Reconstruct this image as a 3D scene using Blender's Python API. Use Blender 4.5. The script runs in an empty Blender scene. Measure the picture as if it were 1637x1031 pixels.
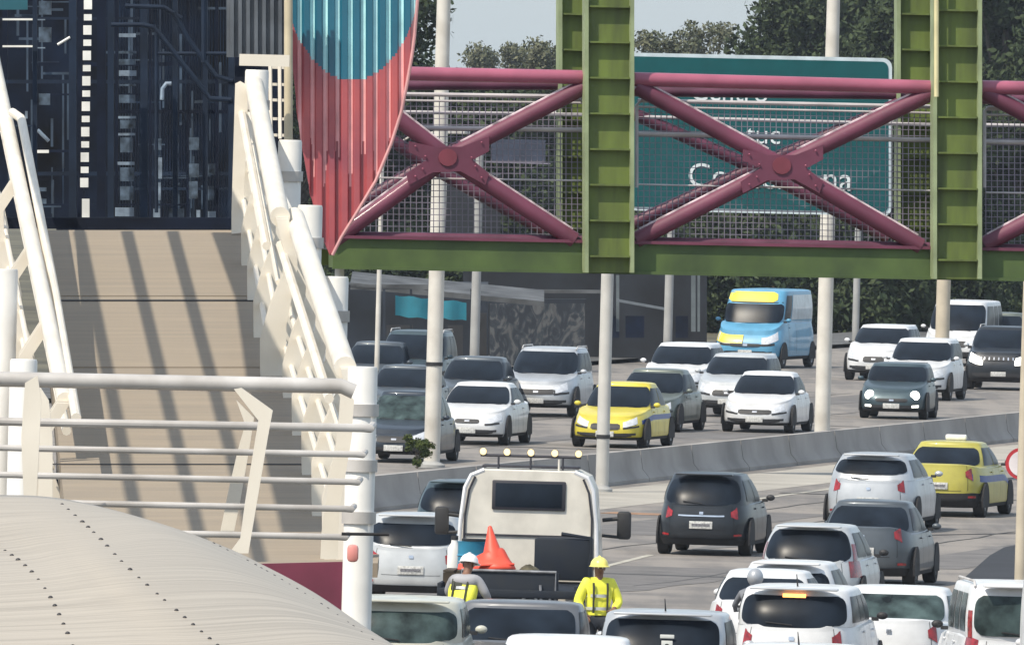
import bpy, bmesh, math, random
from mathutils import Vector, Matrix
random.seed(7)
PI = math.pi; R = math.radians
sc = bpy.context.scene
COL = sc.collection
# ---------------------------------------------------------------- camera, sky, sun, exposure
F = 26000.0; CX, CY = 818.5, 515.5; HCAM = 8.7
cam_d = bpy.data.cameras.new("camera"); cam = bpy.data.objects.new("camera", cam_d); COL.objects.link(cam)
cam_d.sensor_width = 36.0; cam_d.lens = F / 1637.0 * 36.0; cam_d.clip_start = 1.0; cam_d.clip_end = 9000.0
ROT = Matrix.Rotation(R(90) - math.atan((CY - 108) / F), 4, 'X') @ Matrix.Rotation(R(1.5), 4, 'Z')
cam.matrix_world = Matrix.Translation((0, 0, HCAM)) @ ROT
sc.camera = cam
SAZ, SEL = R(44), R(52)
SUN = Vector((-math.sin(SAZ) * math.cos(SEL), -math.cos(SAZ) * math.cos(SEL), math.sin(SEL)))
w = bpy.data.worlds.new("World"); sc.world = w; w.use_nodes = True
nt = w.node_tree; bg = nt.nodes["Background"]
sky = nt.nodes.new("ShaderNodeTexSky"); sky.sky_type = 'NISHITA'; sky.sun_disc = False
sky.sun_elevation = SEL; sky.sun_rotation = PI + SAZ; sky.air_density = 1.0; sky.dust_density = 1.5; sky.ozone_density = 2.0
veil = nt.nodes.new("ShaderNodeMix"); veil.data_type = 'RGBA'; veil.inputs[0].default_value = .55      # thin bright high cloud
veil.inputs[7].default_value = (4.3, 4.95, 5.5, 1); nt.links.new(sky.outputs[0], veil.inputs[6]); nt.links.new(veil.outputs[2], bg.inputs[0]); bg.inputs[1].default_value = 0.12
sl = bpy.data.lights.new("sun", 'SUN'); sl.energy = 3.2; sl.angle = R(0.5); sl.color = (1, .91, .77)
so = bpy.data.objects.new("sun", sl); COL.objects.link(so); so.rotation_euler = SUN.to_track_quat('Z', 'Y').to_euler()
sc.view_settings.view_transform = 'Standard'; sc.view_settings.look = 'None'
sc.view_settings.exposure = 0.58; sc.view_settings.gamma = 1.0

# ---------------------------------------------------------------- where a point of the place lies
def ray(px, py):
    return (ROT.to_3x3() @ Vector((px - CX, -(py - CY), -F))) / F
def U(px, py, s):                       # point at scale s (photo pixels per metre)
    return Vector((0, 0, HCAM)) + ray(px, py) * (F / s)
def G(px, py, z=0.0):                   # point on the ground
    d = ray(px, py); return Vector((0, 0, HCAM)) + d * ((z - HCAM) / d.z)
def onplane(px, py, p0, n):
    d = ray(px, py); o = Vector((0, 0, HCAM)); return o + d * ((p0 - o).dot(n) / d.dot(n))
PHI = R(11.0)                           # heading of the road
RD = Vector((math.sin(PHI), math.cos(PHI), 0)); RP = Vector((math.cos(PHI), -math.sin(PHI), 0))
def road(u, t, z=0): return RP * u + RD * t + Vector((0, 0, z))

# ---------------------------------------------------------------- materials
def lin(c): return tuple((x / 12.92 if x <= .04045 else ((x + .055) / 1.055) ** 2.4) for x in c)
MATS = {}
def mat(name, col, rough=.6, metal=0., coat=0., var=.12, scale=3., bump=0., emit=None, spec=.5, stretch=(1, 1, 1), dirt=None):
    if name in MATS: return MATS[name]
    m = bpy.data.materials.new(name); m.use_nodes = True; n = m.node_tree.nodes; l = m.node_tree.links
    b = n["Principled BSDF"]; b.inputs['Roughness'].default_value = rough; b.inputs['Metallic'].default_value = metal
    b.inputs['Coat Weight'].default_value = coat; b.inputs['Specular IOR Level'].default_value = spec
    b.inputs['Coat Roughness'].default_value = .06
    tc = n.new('ShaderNodeTexCoord'); mp = n.new('ShaderNodeMapping'); mp.inputs['Scale'].default_value = stretch
    l.new(tc.outputs['Object'], mp.inputs[0])
    nz = n.new('ShaderNodeTexNoise'); nz.inputs['Scale'].default_value = scale; nz.inputs['Detail'].default_value = 6
    l.new(mp.outputs[0], nz.inputs[0])
    rp = n.new('ShaderNodeValToRGB'); rp.color_ramp.elements[0].position = .3; rp.color_ramp.elements[1].position = .7
    d2 = dirt or tuple(x * (1 - 2 * var) for x in col)
    rp.color_ramp.elements[0].color = (*d2, 1)
    rp.color_ramp.elements[1].color = (*[min(1, x * (1 + var)) for x in col], 1)
    l.new(nz.outputs[0], rp.inputs[0]); l.new(rp.outputs[0], b.inputs['Base Color'])
    if bump:
        bp = n.new('ShaderNodeBump'); bp.inputs['Strength'].default_value = bump; bp.inputs['Distance'].default_value = .02
        l.new(nz.outputs[0], bp.inputs['Height']); l.new(bp.outputs[0], b.inputs['Normal'])
    if emit:
        b.inputs['Emission Color'].default_value = (*emit[:3], 1); b.inputs['Emission Strength'].default_value = emit[3]
    MATS[name] = m; return m
def paint(name, col, metal=.0, rough=.35, var=.09):
    return mat("paint_" + name, col, rough + .08, metal, .35, var, 2.5)
M_GLASS = mat("car glass", (.012, .018, .028), .3, 0, 0, .3, 1.5, spec=.12)
M_GLASSG = mat("tinted green glass", (.05, .075, .075), .25, 0, 0, .45, 3, spec=.15)
M_TYRE = mat("tyre rubber", (.018, .018, .018), .85)
M_RIM = mat("alloy rim", (.35, .36, .38), .35, .7)
M_BLACK = mat("black plastic", (.02, .02, .022), .6)
M_DARKUNDER = mat("dark trim", (.012, .012, .014), .8)
M_LAMP = mat("headlight lens", (.65, .67, .7), .1, .2, .5, .1, 12)
M_LAMPON = mat("headlight on", (.9, .9, .85), .1, emit=(1, .97, .85, 2.5))
M_TAIL = mat("taillight lens", (.30, .012, .015), .15, 0, .6, .3, 10)
M_TAILON = mat("brake light on", (.8, .2, .05), .2, emit=(1, .35, .08, 3))
M_PLATE = mat("licence plate", (.55, .55, .53), .5, var=.2, scale=25)
M_CHROME = mat("chrome", (.75, .76, .78), .15, .9)
WHITE = (.78, .79, .8)
M_STEELW = mat("cream painted steel", (.76, .71, .62), .5, .0, 0, .05, 1.2, dirt=(.66, .61, .52))
M_STEELG = mat("grey painted steel", (.50, .485, .47), .5, .0, 0, .1, 2.2, dirt=(.34, .32, .30))
M_GREEN = mat("green painted steel", (.132, .178, .036), .6, 0, 0, .16, 2.0, stretch=(3, 3, .5), dirt=(.075, .098, .03))
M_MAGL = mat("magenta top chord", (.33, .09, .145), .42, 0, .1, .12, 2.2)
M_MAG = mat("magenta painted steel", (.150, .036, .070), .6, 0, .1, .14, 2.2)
M_REDP = mat("red painted plate", (.19, .038, .058), .55)
M_NAVY = mat("shaded navy steel", (.004, .009, .024), .75, 0, 0, .3, 2, spec=.2)
M_NAVY2 = mat("shaded navy steel lighter", (.009, .019, .040), .7, 0, 0, .25, 2, spec=.25)
M_MESH = mat("galvanised wire", (.24, .215, .27), .4, .3)
M_CONC = mat("concrete", (.27, .265, .255), .9, var=.16, scale=1.2, bump=.2, dirt=(.16, .155, .15))

# ---------------------------------------------------------------- mesh builder
class MB:
    def __init__(s): s.v = []; s.f = []; s.mi = []; s.cur = 0
    def add(s, vs, fs):
        o = len(s.v); s.v += [Vector(v) for v in vs]
        for f in fs: s.f.append([i + o for i in f]); s.mi.append(s.cur)
        return s
    def grid(s, rows, close=False):
        n = len(rows[0]); fs = []
        for i in range(len(rows) - 1):
            for j in range(n if close else n - 1):
                k = (j + 1) % n; fs.append([i * n + j, i * n + k, (i + 1) * n + k, (i + 1) * n + j])
        return s.add([p for r in rows for p in r], fs)
    def box(s, c, d, bev=0., rot=None):
        c = Vector(c); hx, hy, hz = d[0] / 2, d[1] / 2, d[2] / 2
        rot = rot or Matrix.Identity(3)
        if bev <= 0:
            vs = [c + rot @ Vector((x * hx, y * hy, z * hz)) for x in (-1, 1) for y in (-1, 1) for z in (-1, 1)]
            return s.add(vs, [(0, 1, 3, 2), (4, 6, 7, 5), (0, 4, 5, 1), (2, 3, 7, 6), (0, 2, 6, 4), (1, 5, 7, 3)])
        b = min(bev, hx * .95, hy * .95, hz * .95); bm = bmesh.new()
        bmesh.ops.create_cube(bm, size=1)
        for v in bm.verts: v.co = Vector((v.co.x * 2 * hx, v.co.y * 2 * hy, v.co.z * 2 * hz))
        bmesh.ops.bevel(bm, geom=bm.edges[:], offset=b, segments=2, profile=.5, affect='EDGES')
        bm.verts.index_update()
        s.add([c + rot @ v.co for v in bm.verts], [[v.index for v in f.verts] for f in bm.faces]); bm.free(); return s
    def tube(s, pts, r, n=10, cap=True):
        pts = [Vector(p) for p in pts]; rows = []; up = Vector((0, 0, 1)); pu = None
        for i, p in enumerate(pts):
            t = (pts[min(i + 1, len(pts) - 1)] - pts[max(i - 1, 0)]).normalized()
            if pu is None:
                a = up if abs(t.dot(up)) < .9 else Vector((1, 0, 0)); pu = (a - t * a.dot(t)).normalized()
            else: pu = (pu - t * pu.dot(t)).normalized()
            q = t.cross(pu); rr = r[i] if isinstance(r, (list, tuple)) else r
            rows.append([p + (pu * math.cos(2 * PI * k / n) + q * math.sin(2 * PI * k / n)) * rr for k in range(n)])
        s.grid(rows, True)
        if cap:
            o = len(s.v) - len(rows) * n
            s.f.append([o + k for k in range(n)][::-1]); s.mi.append(s.cur)
            s.f.append([o + (len(rows) - 1) * n + k for k in range(n)]); s.mi.append(s.cur)
        return s
    def beam(s, a, b, wd, ht, side=None):            # rectangular bar from a to b
        a, b = Vector(a), Vector(b); t = (b - a); L = t.length; t.normalize()
        sd = Vector(side) if side else Vector((0, 0, 1)).cross(t)
        sd = (sd - t * sd.dot(t)).normalized(); up = t.cross(sd)
        rot = Matrix((t, sd, up)).transposed()
        return s.box((a + b) / 2, (L, wd, ht), 0, rot)
    def lathe(s, prof, c, axis='Y', n=20):
        rows = []
        for r, h in prof:
            row = []
            for k in range(n):
                a = 2 * PI * k / n; x, y = r * math.cos(a), r * math.sin(a)
                row.append(Vector(c) + (Vector((x, h, y)) if axis == 'Y' else Vector((x, y, h)) if axis == 'Z' else Vector((h, x, y))))
            rows.append(row)
        return s.grid(rows, True)
    def ball(s, c, r, n=12, m=8, sc_=(1, 1, 1)):
        rows = []
        for i in range(m + 1):
            th = PI * i / m
            rows.append([Vector(c) + Vector((r * sc_[0] * math.sin(th) * math.cos(2 * PI * k / n), r * sc_[1] * math.sin(th) * math.sin(2 * PI * k / n), r * sc_[2] * math.cos(th))) for k in range(n)])
        return s.grid(rows, True)
    def prism(s, poly, ext):                          # planar polygon, extruded by vector
        ext = Vector(ext); n = len(poly); p = [Vector(q) for q in poly]
        return s.add(p + [q + ext for q in p], [list(range(n))[::-1], [n + i for i in range(n)]] + [[i, (i + 1) % n, n + (i + 1) % n, n + i] for i in range(n)])
    def build(s, name, m, parent=None, smooth=True, label=None):
        me = bpy.data.meshes.new(name)
        org = Vector((0, 0, 0))
        if parent is None and s.v:
            org = Vector((sum(v.x for v in s.v) / len(s.v), sum(v.y for v in s.v) / len(s.v), min(v.z for v in s.v)))
        elif parent is not None: org = Vector((0, 0, 0))
        me.from_pydata([tuple(v - org) for v in s.v], [], s.f)
        ms = m if isinstance(m, (list, tuple)) else [m]
        for k in ms: me.materials.append(k)
        if len(ms) > 1: me.polygons.foreach_set('material_index', s.mi)
        bm = bmesh.new(); bm.from_mesh(me); bmesh.ops.recalc_face_normals(bm, faces=bm.faces)
        bm.to_mesh(me); bm.free()
        if smooth:
            me.polygons.foreach_set('use_smooth', [True] * len(me.polygons)); me.set_sharp_from_angle(angle=R(35))
        me.update()
        o = bpy.data.objects.new(name, me); COL.objects.link(o); o.location = org
        if parent is not None: o.parent = parent
        if label: o['label'] = label
        return o
def empty(name, loc=(0, 0, 0), rz=0):
    o = bpy.data.objects.new(name, None); COL.objects.link(o); o.location = loc; o.rotation_euler = (0, 0, rz)
    o.empty_display_size = .1; return o
def tag(o, label=None, cat=None, group=None, kind=None):
    if label: o['label'] = label
    if cat: o['category'] = cat
    if group: o['group'] = group
    if kind: o['kind'] = kind
    return o
def wempty(name):                                     # parts of it are written in world coordinates
    return empty(name)
def rebase(root):                                     # put the Empty at its thing's base
    pts = []
    for c in root.children:
        if c.type == 'MESH': pts += [v.co for v in c.data.vertices]
    lo = Vector((min(p.x for p in pts), min(p.y for p in pts), min(p.z for p in pts)))
    hi = Vector((max(p.x for p in pts), max(p.y for p in pts), 0))
    b = Vector(((lo.x + hi.x) / 2, (lo.y + hi.y) / 2, lo.z)); root.location = b
    def sh(o):
        if o.type == 'MESH':
            for v in o.data.vertices: v.co -= b
        for k in o.children: sh(k)
    for c in root.children: sh(c)

#@SETTING
# ---------------------------------------------------------------- ground and road
def flat(name, poly, z, m):
    mb = MB(); mb.add([Vector((p[0], p[1], z)) for p in poly], [list(range(len(poly)))])
    o = mb.build(name, m, smooth=False); return tag(o, kind='structure')
gm = mat("dry verge", (.11, .10, .065), .95, var=.3, scale=.15)
flat("ground", [(-1500, -200), (1500, -200), (1500, 6000), (-1500, 6000)], -.16, gm)
def asphalt(name, base, dk):
    m = bpy.data.materials.new(name); m.use_nodes = True; n = m.node_tree.nodes; l = m.node_tree.links; b = n["Principled BSDF"]
    b.inputs['Roughness'].default_value = .82
    tc = n.new('ShaderNodeTexCoord'); mp = n.new('ShaderNodeMapping'); mp.inputs['Rotation'].default_value = (0, 0, PHI); mp.inputs['Scale'].default_value = (1, .06, 1)
    l.new(tc.outputs['Object'], mp.inputs[0])
    a = n.new('ShaderNodeTexNoise'); a.inputs['Scale'].default_value = 1.1; a.inputs['Detail'].default_value = 5; l.new(mp.outputs[0], a.inputs[0])
    c = n.new('ShaderNodeTexNoise'); c.inputs['Scale'].default_value = .35; c.inputs['Detail'].default_value = 8; l.new(tc.outputs['Object'], c.inputs[0])
    d = n.new('ShaderNodeTexNoise'); d.inputs['Scale'].default_value = 14; d.inputs['Detail'].default_value = 4; l.new(tc.outputs['Object'], d.inputs[0])
    ad = n.new('ShaderNodeMath'); ad.operation = 'ADD'; l.new(a.outputs[0], ad.inputs[0]); l.new(c.outputs[0], ad.inputs[1])
    a2 = n.new('ShaderNodeMath'); a2.operation = 'MULTIPLY_ADD'; l.new(d.outputs[0], a2.inputs[0]); a2.inputs[1].default_value = .35; l.new(ad.outputs[0], a2.inputs[2])
    rp = n.new('ShaderNodeValToRGB'); rp.color_ramp.elements[0].position = .92; rp.color_ramp.elements[1].position = 1.38
    mr = n.new('ShaderNodeMath'); mr.operation = 'MULTIPLY'; mr.inputs[1].default_value = .6
    rp.color_ramp.elements[0].position = .62; rp.color_ramp.elements[1].position = .78
    l.new(a2.outputs[0], mr.inputs[0]); l.new(mr.outputs[0], rp.inputs[0])
    rp.color_ramp.elements[0].color = (*dk, 1); rp.color_ramp.elements[1].color = (*base, 1); l.new(rp.outputs[0], b.inputs['Base Color'])
    return m
M_ASPH = asphalt("worn asphalt", (.235, .21, .185), (.142, .130, .120))
def rq(name, u0, u1, t0, t1, z, m):
    return flat(name, [road(u0, t0), road(u1, t0), road(u1, t1), road(u0, t1)], z, m)
rq("road", -89, -28, 60, 1500, 0, M_ASPH)
M_LINE = mat("worn road paint", (.42, .40, .34), .8, var=.25, scale=2, dirt=(.25, .23, .19))
def lane(px0, py0, px1, py1, wd, name="lane_line", m=None, grow=0):
    a, b = G(px0, py0), G(px1, py1); d = (b - a).normalized(); a -= d * grow; b += d * grow
    p = Vector((d.y, -d.x, 0)) * wd / 2
    flat(name, [a - p, a + p, b + p, b - p], .006, m or M_LINE)
lane(905, 921, 1040, 887, .14); lane(1150, 806, 1330, 781, .16, grow=6)
lane(1500, 757, 1637, 743, .14)
M_DARKPATCH = mat("tar and painted shade", (.02, .021, .026), .85, var=.2, scale=.8)
lane(1440, 856, 1660, 852, .22, "tar_joint", M_DARKPATCH)
M_OR = mat("faded orange arrow", (.32, .18, .10), .8, var=.3, scale=1.5)
lane(1003, 822, 1034, 820, 1.3, "road_arrow", M_OR)
flat("asphalt_and_shade_patch", [G(1540, 925), G(1582, 888), G(1605, 875), G(1650, 866), G(1680, 900), G(1680, 940)], .007, M_DARKPATCH)  # dark polygon paints a cast shadow onto the road
M_SHOULDER = mat("pale shoulder concrete", (.36, .335, .29), .9, var=.12, scale=.5)
def blob(name, px, py, rx, ry, m, z, seed):
    g_ = random.Random(seed); c_ = G(px, py); P_ = []
    for k in range(22):
        a_ = 2 * PI * k / 22; q = g_.uniform(.75, 1.2); P_.append(c_ + RP * (rx * math.cos(a_) * q) + RD * (ry * math.sin(a_) * q))
    flat(name, P_, z, m)
M_PT = mat("old asphalt patch", (.135, .125, .118), .85, var=.25, scale=1.2, dirt=(.10, .094, .09)); M_CR = mat("sealed crack", (.05, .048, .046), .8)
rq("asphalt_and_shade_patch", -52.6, -50.4, 262, 281, .005, M_PT); rq("asphalt_and_shade_patch", -48.9, -47.2, 285, 330, .005, M_PT); rq("asphalt_and_shade_patch", -57.5, -55.2, 300, 318, .005, M_PT); rq("asphalt_and_shade_patch", -70.8, -68.6, 380, 396, .005, M_PT); rq("asphalt_and_shade_patch", -75.5, -73.8, 400, 450, .005, M_PT)
blob("oil_stain", 1010, 935, .8, 9, M_PT, .0055, 1); blob("oil_stain", 1260, 860, .5, 8, M_PT, .0055, 2); blob("oil_stain", 900, 700, .6, 7, M_PT, .0055, 3)
for k_, (u_, t_, L_) in enumerate(((-54.6, 255, 60), (-50.2, 270, 70), (-57, 310, 50), (-46.5, 300, 40), (-71.6, 360, 60), (-76, 380, 60))):
    g_ = random.Random(k_); P1 = []; n_ = 24
    for i_ in range(n_ + 1): P1.append((u_ + g_.uniform(-.12, .12), t_ + L_ * i_ / n_))
    flat("sealed_crack", [road(a_ - .03, b_) for a_, b_ in P1] + [road(a_ + .03, b_) for a_, b_ in P1[::-1]], .0068, M_CR)
for t_ in (276, 306, 333, 366, 398): rq("tar_joint", -59, -46, t_, t_ + .5, .0062, M_CR) if t_ in (276, 333) else rq("tar_joint", -80, -67.2, t_, t_ + .5, .0062, M_CR)
rq("shoulder", -62.3, -59.6, 250, 900, .004, M_SHOULDER)
rq("shoulder", -67.0, -64.0, 250, 900, .004, M_SHOULDER)
rq("pavement", -93, -89, 60, 1500, .12, mat("dirty pavement", (.10, .10, .098), .9, var=.25, scale=.6))

# ---------------------------------------------------------------- concrete median barrier
bar = wempty("concrete_barrier"); prof = [(-.32, 0), (-.32, .08), (-.17, .26), (-.1, .67), (.1, .67), (.17, .26), (.32, .08), (.32, 0)]
mbb = MB(); t = 285.
a0 = (-63.15)
M_BAR = mat("barrier concrete", (.31, .292, .275), .9, var=.2, scale=.5, bump=.0, dirt=(.22, .205, .19))
joint = []
while t < 700:
    seg = MB(); L = 5.93
    ra = [road(a0 + p[0], t, p[1]) for p in prof]; rb = [road(a0 + p[0], t + L, p[1]) for p in prof]
    if t < 470:
        seg.grid([ra, rb], True); seg.f.append(list(range(8))); seg.mi.append(0); seg.f.append(list(range(8, 16))[::-1]); seg.mi.append(0)
        seg.build("barrier_block", M_BAR, bar)
    else:
        o = len(mbb.v); mbb.grid([ra, rb], True); mbb.f.append([o + i for i in range(8)]); mbb.mi.append(0)
    t += 6.0
mbb.build("barrier_block", M_BAR, bar)
tag(bar, "long grey concrete median barrier dividing the two directions of traffic", "barrier")
rebase(bar)

# ---------------------------------------------------------------- light poles
M_POLE = mat("pale concrete pole", (.62, .60, .55), .7, var=.08, scale=1.5, dirt=(.45, .42, .37))
M_POLEG = mat("grey concrete pole", (.34, .34, .33), .75, var=.12, scale=1.5)
M_POLET = mat("tan concrete pole", (.50, .44, .34), .7, var=.12, scale=1.5)
def pole(px, py, wpx, label, m, h=12, z0=0, grp="light poles along the highway", band=None, s=None):
    b = G(px, py, z0) if s is None else U(px, py, s)
    z0 = b.z if s is not None else z0
    sc_ = F / b.y; r = wpx / sc_ / 2
    root = empty("light_pole", b)
    MB().tube([(0, 0, 0), (0, 0, h * .5), (0, 0, h)], [r * 1.04, r * .98, r * .8], 16).build("shaft", m, root)
    MB().lathe([(0, .0), (r * 1.7, 0), (r * 1.7, .06), (r * 1.1, .12), (r * 1.04, .14)], (0, 0, 0), 'Z', 16).build("base_collar", M_POLEG, root)
    a = MB().tube([(0, 0, h - .1), (.15, -.1, h + .5), (.8, -.5, h + .9), (1.6, -1, h + 1.)], r * .4, 8).build("arm", m, root)
    MB().box((1.9, -1.2, h + 1.), (.7, .3, .12), .04, Matrix.Rotation(R(-32), 3, 'Z')).build("lamp_head", M_STEELG, root)
    if band:
        MB().tube([(0, 0, band), (0, 0, band + .08)], r * 1.12, 16).build("clamp_band", M_BLACK, root)
    tag(root, label, "light pole", grp); return root
pole(690, 747, 25, "thick pale pole on the median behind the tow truck, left of the white sedan", M_POLE, 13, .0, band=2.2)
pole(962, 786, 20, "grey-white pole standing in front of the oncoming yellow taxi", M_POLEG if 0 else mat("off white pole", (.50, .49, .46), .7, var=.1, scale=1.5), 12, band=1.1)
pole(1313, 735, 24, "pale pole on the barrier beside the white oncoming sedan", M_POLE, 13)
pole(1504, 628, 22, "tan grey pole rising behind the white oncoming crossover", M_POLET, 14)
pole(757, 622, 15, "slim grey pole in front of the graffiti wall", M_POLEG, 6.5)
pole(1066, 600, 14, "slim grey pole behind the white crossover roof, left of the delivery van", M_POLEG, 6.5)
pole(1366, 590, 11, "thinnest pole by the dark trees, right of the delivery van", M_POLEG, 6.5)
pole(601, 640, 8, "very thin white post in front of the dark cars at the left", M_POLE, 6)
pole(1629, 1010, 19, "cream pole at the far right edge beside the round red-bordered sign", M_POLET, 6.2)
# round sign peeking out behind the right pole
rs = wempty("road_sign"); c = U(1633, 741, 92)
M_SRED = mat("sign red", (.45, .03, .04), .4)
M_SWH = mat("sign face white", (.72, .66, .66), .4)
def disc(mb, c, r, y0, y1, n=28): mb.lathe([(0, y0), (r, y0), (r, y1), (0, y1)], c, 'Y', n)
q = MB(); disc(q, c, .28, 0, .02); q.build("red_border", M_SRED, rs)
q = MB(); disc(q, c, .22, -.012, -.003); q.build("face", M_SWH, rs)
MB().tube([(c.x + .05, c.y + .06, 0), (c.x + .05, c.y + .06, c.z + .3)], .035).build("post", M_STEELG, rs)
rebase(rs); tag(rs, "round red-bordered road sign half hidden behind the cream pole at the right edge", "sign")

#@BRIDGE
# ---------------------------------------------------------------- footbridge
BA = R(8); E1 = Vector((math.cos(BA), math.sin(BA), 0)); E2 = Vector((-math.sin(BA), math.cos(BA), 0))
BO = U(975, 405, 150)
def B(px, py, d=0.0): return onplane(px, py, BO + E2 * d, E2)
br = wempty("footbridge"); UPV = Vector((0, 0, 1))
def bx(name, a, b, wd, ht, m, par=br): return MB().beam(a, b, wd, ht, E2).build(name, m, par, smooth=False)
# deck beam
mb = MB()
p = [B(532, 376), B(1760, 399), B(1760, 450), B(532, 428)]
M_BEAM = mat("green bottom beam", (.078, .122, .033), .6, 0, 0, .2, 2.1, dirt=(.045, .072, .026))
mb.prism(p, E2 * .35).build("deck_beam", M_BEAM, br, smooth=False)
off = E2 * 2.2
MB().prism([q + E2 * 1.9 for q in p], E2 * .35).build("deck_beam", M_GREEN, br, smooth=False)
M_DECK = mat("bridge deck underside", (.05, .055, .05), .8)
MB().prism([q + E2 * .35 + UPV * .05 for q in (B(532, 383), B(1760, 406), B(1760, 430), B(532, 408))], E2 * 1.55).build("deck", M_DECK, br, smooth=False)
for d, nm in ((0, 0), (.22, 1)):
    pass
def flangebox(name, x0, x1, y, hh, proud, m):
    MB().prism([B(x0, y, -proud), B(x1, y, -proud), B(x1, y + hh, -proud), B(x0, y + hh, -proud)], E2 * (proud + .02)).build(name, m, br, smooth=False)
MB().prism([B(532, 376, -.05), B(1760, 399, -.05), B(1760, 404, -.05), B(532, 381, -.05)], E2 * .048).build("flange", M_MAG, br, smooth=False)
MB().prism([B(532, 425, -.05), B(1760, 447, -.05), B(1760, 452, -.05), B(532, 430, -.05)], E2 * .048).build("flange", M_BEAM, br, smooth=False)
# green posts
M_COLW0 = mat('white steel column', (.66, .65, .62), .5, var=.06)
M_TUBE = mat('pale grey rail', (.50, .47, .48), .45)
M_EDGEHL = mat('pale edge highlight', (.62, .50, .53), .4, var=.35, scale=9)
M_EDGE = mat("green flange edge", (.30, .36, .20), .5, var=.15)
def post(x0, x1, ytop, ybot, d, front=True, stiff=57, ph=0):
    mb = MB(); w_ = (x1 - x0)
    mb.prism([B(x0 + 6, ytop, d), B(x1 - 6, ytop, d), B(x1 - 6, ybot, d), B(x0 + 6, ybot, d)], E2 * .05)
    o = mb.build("post", M_GREEN, br, smooth=False)
    for xa, xb in ((x0, x0 + 6), (x1 - 6, x1)):
        MB().prism([B(xa, ytop, d - .10), B(xb, ytop, d - .10), B(xb, ybot, d - .10), B(xa, ybot, d - .10)], E2 * .2).build("flange", M_EDGE, o, smooth=False)
    y = ytop + ph
    while y < ybot - 10:
        MB().prism([B(x0 + 7, y, d - .085), B(x1 - 7, y + 1, d - .085), B(x1 - 7, y + 4, d - .085), B(x0 + 7, y + 3, d - .085)], E2 * .083).build("stiffener", M_GREEN, o, smooth=False); y += stiff
    return o
post(935, 1014, -200, 436, -.12, ph=38)
post(1492, 1570, -200, 446, -.12, ph=44)
post(893, 940, -200, 415, 2.1, ph=50)
post(1434, 1495, -200, 425, 2.1, ph=50)
MB().tube([B(1497, -190, -.28), B(1497, 155, -.28)], .026, 8).build("conduit", mat("cream conduit", (.72, .66, .38), .4), br)
# chords, diagonals, gussets, mesh
def ctube(a, b, r, m, nm): return MB().tube([a, b], r, 12).build(nm, m, br)
bays = [(650, 935, 118, 124, 540), (1014, 1492, 127, 140, 1014), (1570, 1980, 140, 148, 1570)]
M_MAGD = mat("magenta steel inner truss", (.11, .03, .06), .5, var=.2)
for (xa, xb, ya, yb, xl) in bays:
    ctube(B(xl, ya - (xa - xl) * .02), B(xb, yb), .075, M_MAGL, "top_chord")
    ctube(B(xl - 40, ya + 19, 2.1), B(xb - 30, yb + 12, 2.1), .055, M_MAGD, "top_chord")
    yb0 = 376 + (xl - 532) * .0187; yb1 = 376 + (xb - 532) * .0187
    ctube(B(xl, yb0 + 1, .12), B(xb, yb1 + 1, .12), .05, M_MAGD, "bottom_chord")
    # wire mesh with frame
    for dd in (.35, 2.0):
        mb = MB(); pitch = 9.2; x = xl + 6
        while x < xb - 4:
            y0 = ya + 34 + (x - xa) * .022; y1 = yb0 - 4 + (x - xl) * .019
            mb.beam(B(x, y0, dd), B(x, y1, dd), .009, .009, E2); x += pitch
        y = 0
        while y < 226:
            mb.beam(B(xl + 4, ya + 34 + y - (xa - xl) * .02, dd), B(xb - 4, yb + 30 + y, dd), .008, .008, E2); y += 9.6
        mb.build("mesh_screen", M_MESH, br, smooth=False)
        if dd < 1:
            for yy, r in ((34, .022), (44, .012), (87, .024), (168, .010)):
                a, b = B(xl + 6, ya + yy - (xa - xl) * .022, dd - .02), B(xb - 5, yb + yy - 3, dd - .02)
                MB().tube([a, b], r, 8).build("handrail", M_TUBE, br)
        else:
            MB().tube([B(xl + 6, ya + 60, dd), B(xb - 5, yb + 60, dd)], .02, 8).build("handrail", M_TUBE, br)
def xbrace(cx, cy, ul, ur, ll, lr, d, m, r, gus=True):
    for e in (ul, ur, ll, lr):
        a, b = B(cx, cy, d), B(e[0], e[1], d)
        mb = MB(); mb.tube([a, b], r, 18); mb.build("diagonal", m, br)
        if d < 1:
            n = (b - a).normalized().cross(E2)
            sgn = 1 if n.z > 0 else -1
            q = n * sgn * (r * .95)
            MB().tube([a + q * 1.05 - E2 * .02 + (b - a) * .12, b + q * 1.05 - E2 * .02 - (b - a) * .05], .013, 6).build("edge_highlight", M_EDGEHL, br)  # pale line painted along each diagonal as its edge highlight
    if gus:
        mb = MB(); poly = []
        for k, (ax, ay) in enumerate(((-62, -8), (-62, -26), (-22, -17), (22, -17), (66, -34), (66, -10), (40, 4), (66, 26), (60, 44), (20, 22), (-24, 24), (-62, 44), (-66, 26), (-34, 4))):
            poly.append(B(cx + ax, cy + ay, d - r - .012))
        mb.prism(poly, E2 * .03).build("gusset_plate", m, br, smooth=False)
        for ax, ay in ((-52, -18), (-52, 30), (54, -24), (54, 32), (-36, -2), (38, 0), (-40, 18), (44, 14)):
            MB().ball(B(cx + ax, cy + ay, d - r - .03), .011, 8, 6).build("bolt", M_MAGL, br)
        mb = MB(); mb.prism([B(cx + 15 * math.cos(a), cy + 14 * math.sin(a), d - r - .03) for a in [k * PI / 6 for k in range(12)]], E2 * .016).build("centre_plate", M_REDP, br, smooth=False)
xbrace(716, 252, (585, 150), (932, 140), (528, 388), (918, 384), .03, M_MAG, .088)
xbrace(1250, 265, (1016, 138), (1490, 148), (1016, 384), (1472, 394), .03, M_MAG, .088)
xbrace(1800, 272, (1572, 146), (1990, 150), (1572, 392), (1990, 400), .03, M_MAG, .088)
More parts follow.
